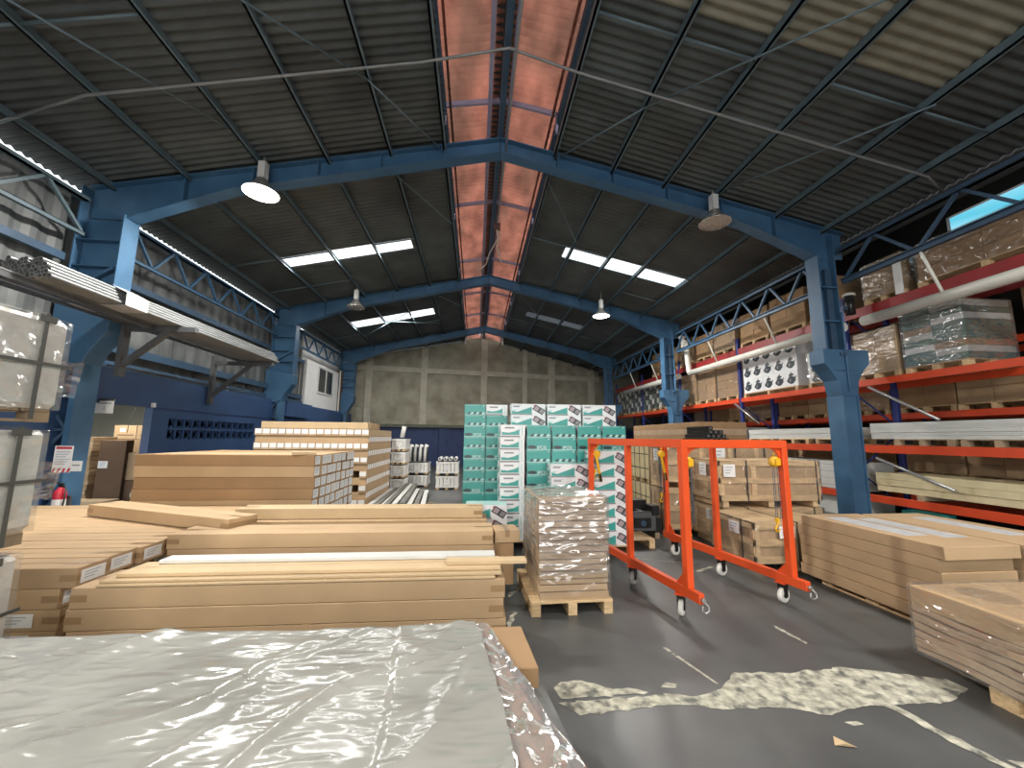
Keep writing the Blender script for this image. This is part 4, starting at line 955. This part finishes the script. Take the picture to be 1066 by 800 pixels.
# ------------------------------------------------------------------ 12 pallet racks and their loads
def rack(x, ys, levels, depth, label):
    o = thing('pallet_rack', label, 'rack', (x, 0, 0)); top = max(z for z, *_ in levels)+.35
    for y in ys:
        for dx in (0, depth):
            b = MB(); b.box(dx-.04, y-.05, 0, dx+.04, y+.05, top, RACKB); b.box(dx-.08, y-.07, 0, dx+.08, y+.07, .01, RACKB); b.build('upright', o, .004)
        b = MB()
        for k in range(int(top/.9)): z = .2+.9*k; b.bar((0, y, z), (depth, y, z+.8), .03, .03, RACKB) if k % 2 else b.bar((depth, y, z), (0, y, z+.8), .03, .03, RACKB)
        b.build('brace', o)
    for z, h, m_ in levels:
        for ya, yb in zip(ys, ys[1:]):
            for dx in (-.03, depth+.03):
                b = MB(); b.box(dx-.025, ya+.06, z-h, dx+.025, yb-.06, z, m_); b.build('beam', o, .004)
    return o
RXF = 8.45; YS = [2.6, 8.0, 11.7, 15.4, 19.1, 22.8]
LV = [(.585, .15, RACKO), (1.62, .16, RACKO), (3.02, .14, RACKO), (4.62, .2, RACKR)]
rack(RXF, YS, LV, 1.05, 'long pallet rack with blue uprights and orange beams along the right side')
rack(10.05, [4.8, 8.5, 12.2, 15.9, 19.6], [(.92, .14, RACKO), (2.36, .14, RACKO), (3.7, .14, RACKO)], 1.05, 'second pallet rack with orange beams standing behind the front rack')
for (y, z0, z1, dy) in ((7.55, 2.85, 2.1, 1.2), (7.55, 1.35, .85, 1.3), (11.9, 2.85, 2.2, 1.0), (16.2, 2.85, 2.2, .9)):
    b = MB(); b.tube([(0, 0, z0), (0, -dy, z1)], .03, STEELG, 8)
    tag(b.build('loose_bar'), 'grey steel bar leaning on the rack at %s' % {7.55: 'the nearest column, '+('above the long grey panels' if z0 > 2 else 'above the beige boards'), 11.9: 'the third upright', 16.2: 'the fourth upright'}[y], 'bar').location = (8.36, y, 0)
CK = {'brown': (CARD, FILMD), 'dark': (CARDD, FILM), 'white': (WHITEB, FILM), 'green': (GREENP, FILMW), 'black': (BLACKM, FILM)}
def load(y0, z, dy, h, ny, nzz, kind, label, x=RXF-.02, dx=1.02, mix=None, filmed=True):
    o = thing('wrapped_pallet_load', label, 'pallet load', (x+dx/2, y0+dy/2, z))
    d, s = pallet_parts(dy, dx, .13, WOOD)
    obj('pallet_deck', d, o, (0, 0, 0), (0, 0, math.pi/2))
    for i in (-1, 0, 1): obj('pallet_runner', s, o, (0, i*(dy/2-.05), 0), (0, 0, math.pi/2))
    m_, fm = CK[kind]; cw, chh = dy/ny, (h-.13)/nzz
    for r in range(nzz):
        for k in range(ny):
            mm = m_ if not mix else mix[(k+r*2) % len(mix)]
            c_ = obj('carton', carton_mesh(dx-.06, cw-.006, chh-.004, mm, 'n'), o, (R.uniform(-.008, .008), -dy/2+cw*(k+.5), .132+r*chh))
            if kind == 'white': obj('print', SPK, c_, (-(dx-.06)/2-.001, 0, chh*.5))
    if filmed: obj('stretch_film', film_mesh(dx-.02, dy, .10, h, fm, int(y0*7) % 5, .012, .09, True), o)
    return o
b = MB(); pt = [(.14*math.cos(a*.4)*(1+.15*math.sin(a*1.7)), .15*math.sin(a*.4)) for a in range(16)]
UX, UZ = (0, -1, 0), (0, 0, 1)
b.shape((0, 0, 0), UX, UZ, [(x-.01, y*.72-.05) for x, y in pt], DARKP); b.shape((0, 0, 0), UX, UZ, [(-.10, .05), (.09, .07), (.07, .11), (-.03, .135), (-.08, .10)], DARKP, .002); b.shape((0, 0, 0), UX, UZ, [(-.02, .12), (.03, .12), (.03, .17), (-.02, .165)], SINKG, .003)
b.shape((0, 0, 0), UX, UZ, [(.10, .02), (.16, .06), (.165, .03), (.11, -.02)], DARKP, .002); b.shape((0, 0, 0), UX, UZ, [(-.08, -.03), (-.02, -.01), (-.03, -.09), (-.07, -.10)], SINKG, .003)
SPK = b.mesh('print', fix=False)
# third level
load(5.85, 3.02, 1.0, 1.2, 2, 9, 'green', 'tall green and silver film-wrapped load on the middle level, nearest', mix=[GREENP, GREENP, PANEL, GREENP, CARDD, WHITEB, GREENP])
load(6.96, 3.02, .92, 1.05, 2, 3, 'brown', 'film-wrapped brown cartons beside the tall green load, behind the column')
load(8.12, 3.02, 1.0, .9, 2, 3, 'white', 'white cartons under film just beyond the nearest right column')
load(9.45, 3.02, 2.1, 1.42, 5, 3, 'white', 'white cartons printed with black pots, three rows high, on the middle level', filmed=False)
for k, y in enumerate((11.82, 13.02, 14.2)): load(y, 3.02, 1.1, 1.25, 2, 4, 'dark', 'brown carton load on the middle level, %s past the cartons with black pots' % ORD[k])
for k, y in enumerate((15.52, 16.7, 17.88, 19.22, 20.4, 21.56)): load(y, 3.02, 1.12, 1.5, 5, 6, 'black', 'dark load with white caps in the far bay, %s from the near side' % ORD[k], mix=[BLACKM, DGREY, WHITEB, BLACKM, GREENP, PANEL, BLACKM])
# top level
for k, (y, dy, h, kd) in enumerate(((2.8, 1.5, .8, 'dark'), (4.45, 2.0, .86, 'dark'), (6.7, .8, .9, 'brown'), (8.12, .8, 1.0, 'dark'), (9.05, 1.2, 1.1, 'dark'), (10.35, 1.2, 1.05, 'dark'), (11.82, 1.15, 1.1, 'brown'), (13.05, 1.1, 1.0, 'dark'), (14.22, 1.1, 1.1, 'dark'), (15.52, 1.15, 1.0, 'dark'), (16.75, 1.15, 1.1, 'dark'))):
    load(y, 4.62, dy, h, 2, 3, kd, 'brown film-wrapped load on the top rack level, %s from the near end' % ORD[k], filmed=(k in (1, 2, 6, 8)))
b = MB(); b.box(0, 0, 0, .02, .5, .55, WHITEP); tag(b.build('white_board'), 'small bright white board on the top level beside the nearest carton load', 'board').location = (8.5, 6.62-.0, 4.76)
bpy.data.objects['white_board'].rotation_euler = (0, 0, .1); bpy.data.objects['white_board'].location = (8.36, 6.64, 4.625); bpy.data.objects['white_board'].scale = (1, .28, 1.2)
# second level: long panels on pallets
for k, y in enumerate((2.95, 4.05, 5.15, 6.25)): pallet((8.95, y+.5, 1.62), 1.0, 1.0, 'wooden pallet under the long grey panels, %s from the near end' % ORD[k], math.pi/2, .13, WOODD)
for k, y in enumerate((8.1, 9.3, 10.5)): pallet((8.95, y+.5, 1.62), 1.0, 1.0, 'wooden pallet under the far grey panels, %s past the nearest column' % ORD[k], math.pi/2, .13, WOOD)
def panels(y0, y1, z, n, th, m_, where, x=8.515, dx=.90):
    for k in range(n):
        b = MB(); b.box(0, 0, 0, dx, y1-y0, th-.003, m_); b.box(-.002, 0, th*.45, 0, y1-y0, th*.5, DGREY) if m_ is PANEL else None
        tag(b.build('long_board', bevel=.003), 'long %s, %s of bundle %s' % ('beige board' if m_ is BEIGE else 'grey-white panel', ('bottom one' if k == 0 else 'top one' if k == n-1 else ORD[k]+' up'), where), 'panel').location = (x+R.uniform(-.012, .012), y0, z+k*th)
panels(2.95, 7.75, 1.75, 5, .066, PANEL, 'on the second rack level, nearest')
panels(8.15, 11.55, 1.75, 4, .066, PANEL, 'on second rack level past nearest column')
panels(11.85, 15.25, 1.62, 4, .12, PANEL, 'on second rack level, middle bay')
# lowest level
for k, y in enumerate((3.4, 5.2, 6.9)):
    b = MB(); b.box(0, -.05, 0, 1.0, .05, .09, WOODD); tag(b.build('timber_bearer'), 'timber bearer under the beige boards, %s from the near end' % ORD[k], 'timber').location = (8.45, y, .585)
panels(3.0, 7.75, .675, 3, .125, BEIGE, 'on the lowest rack level, nearest')
panels(8.15, 11.5, .585, 4, .16, PANEL, 'on lowest rack level past nearest column')
for k, (y, m_) in enumerate(((8.2, PANEL), (9.9, PANEL))):
    b = MB(); b.box(0, 0, 0, .9, 1.5, .45, m_); b.box(.05, .1, .45, .85, 1.4, .5, DGREY); tag(b.build('grey_case', bevel=.01), 'grey metal case standing on the floor under the rack, %s past the column' % ORD[k], 'case').location = (8.5, y, 0) if k == 0 else (8.5, y, 0)
for k in range(3):
    b = MB(); b.box(0, 0, 0, .9, 1.2, .05, STEELG); b.box(0, 0, .06, .9, 1.2, .11, DGREY)
    tag(b.build('steel_plate_pack'), 'pack of steel plates on the floor under the lowest beam, %s from the near end' % ORD[k], 'plates').location = (8.5, 3.3+1.4*k, .0)
o = thing('flat_pack', 'small teal and white carton on the floor under the rack beside the nearest column', 'carton', (8.5, 7.0, .115))
b = MB(); b.box(0, -.3, 0, .4, .3, .24, TEAL); b.build('body', o); b = MB(); b.box(-.002, -.25, .05, 0, -.02, .2, PAPER); b.build('label', o); b = MB(); b.tube([(-.012, .18, .1), (-.001, .18, .1)], .08, YELLOW, 16); b.build('badge', o)
# rear rack loads
for lv, zb in enumerate((.92, 2.36, 3.7)):
    for k in range(10):
        y = 4.9+3.7*(k//3)+1.18*(k % 3)
        if lv == 2 and k % 2: continue
        load(y, zb, 1.15, (.55, .75, 1.1)[lv], 2, 2, 'brown' if (k+lv) % 3 else 'dark', 'brown carton load on the rear rack, %s level, %s from the near end' % (('lowest', 'middle', 'top')[lv], ORD[k]), x=10.0, filmed=(lv == 1 and k % 3 == 0))

# ------------------------------------------------------------------ 13 white drain pipe along the rack
def pipe(ya, yb, label, elbow=False, far=False):
    o = thing('drain_pipe', label, 'pipe', (8.12, ya, 4.22)); L_ = yb-ya
    b = MB(); b.tube([(0, 0, 0), (0, L_, 0)], .105, PVC, 20); b.build('pipe', o)
    for y in (L_*.3, L_*.72):
        b = MB(); b.tube([(0, y, -.08), (-.34, y+.05, .87)], .025, PVC, 8); b.build('hanger', o)
    if elbow:
        b = MB(); b.tube([(0, L_-.02, 0), (0, L_+.07, .03), (0, L_+.10, .12), (-.02, L_+.12, .5), (-.06, L_+.12, 1.3)], .1, PVC, 16); b.build('elbow', o)
pipe(2.0, 7.28, 'white drain pipe along the rack, nearest section in front of the nearest loads')
pipe(7.72, 14.0, 'white drain pipe section in the middle bay, ending in an upward elbow', True)
pipe(14.85, 20.6, 'white drain pipe section in the far right bay')

# ------------------------------------------------------------------ 14 white-wrapped stack at the left edge
for k, (z0, h, yy) in enumerate(((0, .84, 3.28), (.90, .82, 3.32), (1.78, .78, 3.36))):
    o = thing('wrapped_block', 'white film-wrapped block with dark straps, %s of three at the left edge' % ('lowest', 'middle', 'topmost')[k], 'wrapped load', (-3.86, yy-.66, z0))
    pallet_into(o, 1.2, 1.24, .10, WOODD)
    b = MB(); n = 9; b.box(-.635, -.635, .10, .635, .635, h, WHITEWRAP); me = b.mesh('white_wrap', .035); obj('white_wrap', me, o)
    obj('stretch_film', film_mesh(1.258, 1.258, .09, h+.002, FILM, 20+k, .012, .06), o)
    b = MB()
    for y in (-.2, .43): b.box(.655, y-.014, .02, .662, y+.014, h+.02, STRAPG); b.box(-.66, y-.014, h+.022, .662, y+.014, h+.028, STRAPG)
    b.box(.656, -.66, h*.55-.012, .664, .655, h*.55+.012, STRAPG); b.cbox((.664, .43, h*.98), (.012, .12, .05), STRAPG)
    b.build('strap', o)
    if k:
        b = MB(); vs = [];
        for j in range(7):
            for i in range(5): vs.append((.62+.06*i/4*(1-j/9)+.02*nz(i*2., j*2., k), .60+.13*i/4+.02*nz(i*3., j*1.5, k+4), (h*.62 if k == 2 else h*.72)-.28*j/6+.03*nz(i*1.3, j*2.2, k)))
        b.add(vs, [(j*5+i, j*5+i+1, (j+1)*5+i+1, (j+1)*5+i) for j in range(6) for i in range(4)], FILMW, True); b.build('film_flap', o, fix=False)

# ------------------------------------------------------------------ 15 tube rack on the left wall
def bracket(x, y, z, reach, label, drop=.85, wallx=-7.1):
    o = thing('cantilever_bracket', label, 'bracket', (x, y, z))
    b = MB(); b.box(0, -.05, -.10, reach, .05, 0, DGREY); b.build('arm', o, .004)
    b = MB(); b.bar((0, 0, -drop), (reach*.62, 0, -.08), .08, .09, DGREY); b.build('strut', o)
    b = MB(); b.box(-.05, -.07, -drop-.2, .03, .07, .12, DGREY); b.build('mount', o)
bracket(-6.46, 7.62, 3.68, 1.22, 'dark steel bracket on the first blue column carrying the tubes', .75)
bracket(-7.02, 11.0, 3.66, 1.5, 'dark steel bracket on the blue wall carrying the far end of the tubes', .95)
tube_me = {}
def tube_mesh(r, L_, m_):
    if (r, L_) not in tube_me:
        b = MB(); b.tube([(0, 0, 0), (0, L_, 0)], r, m_, 10, False); b.tube([(0, 0, 0), (0, .5, 0)], r*.8, BLACK, 10, True); b.lathe([(r, 0), (r*.8, 0)], (0, 0, 0), m_, 10, 'y')  # black plug paints the shade inside the hollow tube end
        tube_me[(r, L_)] = b.mesh('steel_tube', fix=False)
    return tube_me[(r, L_)]
tr_ = .031; cnt = 0
for row in range(5):
    n_row = 12-row
    for k in range(n_row):
        x = -6.22+.031*row+.064*k; z = 3.683+tr_+row*.055
        o = obj('steel_tube', tube_mesh(tr_, 5.9, GALV), None, (x, 5.35+R.uniform(-.05, .05)-.0*k, z))
        tag(o, 'grey steel tube in the long bundle resting on the dark wall brackets', 'tube', 'steel tubes on the wall brackets')
b = MB()
w0, z0, z1 = -6.27, 3.67, 3.99
SLV = mat('grey_white_sleeve', (.42, .43, .42), .5, bump=.5, bscale=9); b.box(-.02, 0, -.01, .80, .42, -.004, SLV); b.box(.795, 0, -.01, .80, .42, .20, SLV); b.add([(.80, 0, .20), (.80, .42, .20), (.56, .42, .325), (.56, 0, .325)], [(0, 1, 2, 3)], SLV)
tag(b.build('white_tie_sheet'), 'white paper sleeve wrapped round the bundle of steel tubes', 'sleeve').location = (-6.25, 6.35, 3.683)
for k, (x, z, L_) in enumerate(((-6.33, 3.685, 6.2), (-6.45, 3.685, 6.4))):
    b = MB(); b.prism([(-.045, 0), (.045, 0), (.045, .012), (-.033, .012), (-.033, .10), (-.045, .10)], 0, L_, DGREY)
    tag(b.build('angle_bar'), 'dark angle bar beside the steel tubes, %s the bundle' % ('next to', 'farther from')[k], 'bar').location = (x, 4.95, z)
# smaller second lot of profiles nearer the camera
b = MB(); b.prism([(-.06, 0), (.06, 0), (.06, .09), (.045, .09), (.045, .015), (-.06, .015)], 0, 3.1, DGREY); b.box(.06, 0, .08, .065, 3.1, .10, GALV)
o = tag(b.build('angle_bar'), 'long dark angle bar under the near end of the tubes, running out of the picture', 'bar'); o.location = (-5.78, 4.35, 3.585); o.rotation_euler = (0.0, 0, .05)

# ------------------------------------------------------------------ 16 signs, extinguisher, doorway goods
o = thing('notice_sign', 'white notice with red heading and red striped foot on the first blue column', 'sign', (-6.87, 7.305, 1.05))
b = MB(); b.box(-.14, -.006, 0, .14, 0, .44, PAPER); b.build('board', o)
b = MB(); b.plate((0, -.006, 0), (1, 0, 0), (0, 0, 1), -.12, .385, .12, .425, REDINK)
for k in range(4): b.shape((0, -.006, 0), (1, 0, 0), (0, 0, 1), [(-.14+.075*k, 0), (-.105+.075*k, 0), (-.08+.075*k, .07), (-.115+.075*k, .07)], REDINK)
for k in range(6): b.plate((0, -.006, 0), (1, 0, 0), (0, 0, 1), -.11, .33-.04*k, .11-.03*(k % 3), .345-.04*k, INKB)
b.build('print', o)
o = thing('notice_sign', 'small plain white card beside the striped notice on the first blue column', 'sign', (-6.66, 7.305, 1.07))
b = MB(); b.box(-.075, -.006, 0, .10, 0, .17, PAPER); b.plate((0, -.006, 0), (1, 0, 0), (0, 0, 1), -.05, .09, .07, .11, INK); b.box(-.12, 0, .03, -.07, .004, .14, PAPER); b.build('card', o)
o = thing('aisle_sign', 'white hanging sign with a number one above the doorway', 'sign', (-7.0, 8.05, 2.08))
b = MB(); b.box(-.16, -.01, 0, .16, 0, .26, PAPER); b.build('board', o)
b = MB(); b.text('1', (-.02, -.01, .06), (1, 0, 0), (0, 0, 1), .09, INK); b.plate((0, -.01, 0), (1, 0, 0), (0, 0, 1), -.12, .18, .12, .20, INK); b.plate((0, -.01, 0), (1, 0, 0), (0, 0, 1), -.16, .235, .16, .26, DGREY); b.build('print', o)
b = MB(); b.bar((-.16, 0, .27), (-.05, .02, .27), .02, .02, DGREY); b.box(-.16, 0, .24, .16, .02, .28, DGREY); b.box(-.17, .0, .25, -.14, .03, .29, DGREY); b.build('hanger', o)
o = thing('fire_extinguisher', 'red fire extinguisher with white label at the foot of the first blue column', 'extinguisher', (-6.70, 7.17, .38))
b = MB(); b.lathe([(0, 0), (.075, 0), (.08, .015), (.08, .34), (.07, .39), (.035, .43), (.03, .45), (0, .45)], (0, 0, 0), REDEXT, 20); b.build('cylinder', o)
b = MB(); b.lathe([(.0815, .08), (.0815, .26)], (0, 0, 0), PAPER, 20); b.build('label', o, fix=False)
b = MB(); b.cbox((0, 0, .48), (.05, .05, .06), BLACKM); b.bar((0, 0, .5), (-.12, -.02, .56), .025, .012, BLACKM); b.tube([(.03, 0, .47), (.10, -.03, .44), (.11, -.04, .25), (.10, -.05, .08)], .011, BLACK, 8); b.build('valve', o)
b = MB(); b.box(-.1, .08, .1, .1, .1, .3, DGREY); b.build('wall_bracket', o)
b = MB(); b.box(-.22, -.18, 0, .22, .18, .37, CARDD); tag(b.build('carton', bevel=.004), 'brown carton on the floor below the fire extinguisher', 'carton').location = (-6.70, 7.02, .0)
b = MB(); b.cbox((0, 0, 0), (.06, .08, .1), WHITEP); tag(b.build('junction_box', bevel=.008), 'small pale electrical box over the right corner of the doorway', 'electrical box').location = (-7.065, 9.25, 2.33)
b = MB(); b.tube([(-.0, 0, .03), (-.0, 0, 0), (-.1, .0, -.25), (-.12, 0, -.55)], .006, GALV, 6); tag(b.build('hanging_wire'), 'thin wire hanging in the doorway under the electrical box', 'wire').location = (-7.2, 9.0, 2.27)
b = MB(); b.box(-.6, -.06, 0, .6, .06, .05, mat('tube_lamp_glow', (1, 1, .95), emit=3)); tag(b.build('strip_lamp'), 'lit strip lamp on the ceiling of the room behind the doorway', 'lamp').location = (-8.6, 9.7, 2.55)
light('strip_lamp_light', 'AREA', (-8.6, 9.7, 2.5), 38, .6)
for k in range(15): carton((-8.85+R.uniform(-.02, .02), 10.1, .02+.107*k), (.40, .6, .10), 'thin flat carton, %s, pile left in the back room' % from_top(14-k), CARDL if k % 2 else CARD, 'n')
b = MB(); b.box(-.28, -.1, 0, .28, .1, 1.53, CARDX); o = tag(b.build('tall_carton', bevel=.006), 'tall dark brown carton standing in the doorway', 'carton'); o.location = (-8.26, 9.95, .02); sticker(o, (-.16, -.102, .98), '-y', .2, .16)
for k in range(2):
    o = carton((-8.62+.52*k, 10.75, 1.57), (.51, .4, .34), 'brown carton on top in the back room, %s of the upper pair' % ('left', 'right')[k], CARD, 'n')
    if k == 0: sticker(o, (-.06, -.201, .22), '-y', .12, .09, lines=False)
    b = MB(); b.plate((0, -.2, .1), (1, 0, 0), (0, 0, 1), -.17, -.012, .2, .012, CARDX); b.build('print', o, fix=False)
for k in range(4):
    for j in range(2): carton((-8.66+.52*j, 10.75, .02+.387*k), (.50, .42, .38), 'brown carton under the upper pair in the back room, %s, %s' % (from_top(3-k), column(j, 2)), CARDD if (k+j) % 2 else CARD, 'n')
for k in range(2):
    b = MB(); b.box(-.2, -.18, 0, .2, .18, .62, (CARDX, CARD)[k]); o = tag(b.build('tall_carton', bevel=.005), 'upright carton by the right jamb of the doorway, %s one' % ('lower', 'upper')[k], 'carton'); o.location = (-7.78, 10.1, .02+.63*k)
    if k == 0: sticker(o, (.02, -.181, .3), '-y', .12, .1, lines=False)
for k in range(3): carton((-8.05, 9.2, .02+.10*k), (.9, .4, .095), 'pale flat carton on the doorway floor, %s of the low pile' % ('lowest', 'middle', 'topmost')[k], CARDL, 'n')

# ------------------------------------------------------------------ 17 stair railing and end-wall details, conduit fittings
o = thing('stair_railing', 'thin steel railing at the head of the stairs by the far left column', 'railing', (-7.0, 22.3, 2.4))
b = MB(); b.box(-.2, -.3, -.1, 1.1, .6, 0, BLUEWALL); b.build('landing', o)
b = MB()
for x in (.15, .45, .75, 1.05): b.tube([(x, 0, 0), (x, 0, .95)], .018, STEELG, 6)
b.build('baluster', o)
b = MB(); b.tube([(.1, 0, .95), (1.08, 0, .95)], .02, STEELG, 6); b.tube([(.15, 0, .95), (-.25, -.3, -.05)], .02, STEELG, 6); b.build('handrail', o)
b = MB(); b.box(-.3, -.4, -2.38, .0, .5, -.1, BLUEDARK); b.build('support_wall', o)
for k, (x, y) in enumerate(((-.72, 23.0), (1.5, 23.0))):
    b = MB(); b.tube([(0, 0, .3), (0, 0, -.35)], .035, WHITEP, 8); b.cbox((0, 0, -.28), (.1, .1, .2), WHITEP)
    tag(b.build('sensor_drop'), 'small white drop pipe under the far end of the red ridge, %s one' % ('left', 'right')[k], 'fitting').location = (x, y, 7.35+.27)
o = thing('column_fitting', 'black cylinder with white cap strapped to the nearest right column', 'fitting', (8.14, 7.55, 4.45))
b = MB(); b.tube([(0, 0, 0), (0, 0, .42)], .09, BLACKM, 16); b.build('body', o); b = MB(); b.lathe([(0, .0), (.12, 0), (.12, .04), (.06, .07), (0, .075)], (0, 0, .42), PVC, 16); b.build('cap', o); b = MB(); b.box(-.2, -.03, .1, 0, .03, .16, STEELD); b.build('arm', o)
o = thing('vent_cowl', 'small white vent cowl beside the second right column', 'fitting', (8.05, 14.35, 5.5))
b = MB(); b.lathe([(.1, 0), (.1, .15), (.14, .16), (.14, .22), (.05, .28), (0, .28)], (0, 0, 0), PVC, 16); b.tube([(0, 0, -.0), (0, 0, -.4)], .06, PVC, 12); b.build('cowl', o)
# scraps on the floor
b = MB(); b.add([(-.04, .0, 0), (.0, .05, .012), (.07, -.03, .004), (.01, -.02, .02)], [(0, 2, 3), (0, 3, 1), (1, 3, 2)], CARDL)
tag(b.build('cardboard_scrap', fix=False), 'small torn scrap of pale cardboard lying on the dark floor', 'scrap').location = (2.09, 2.27, .003)
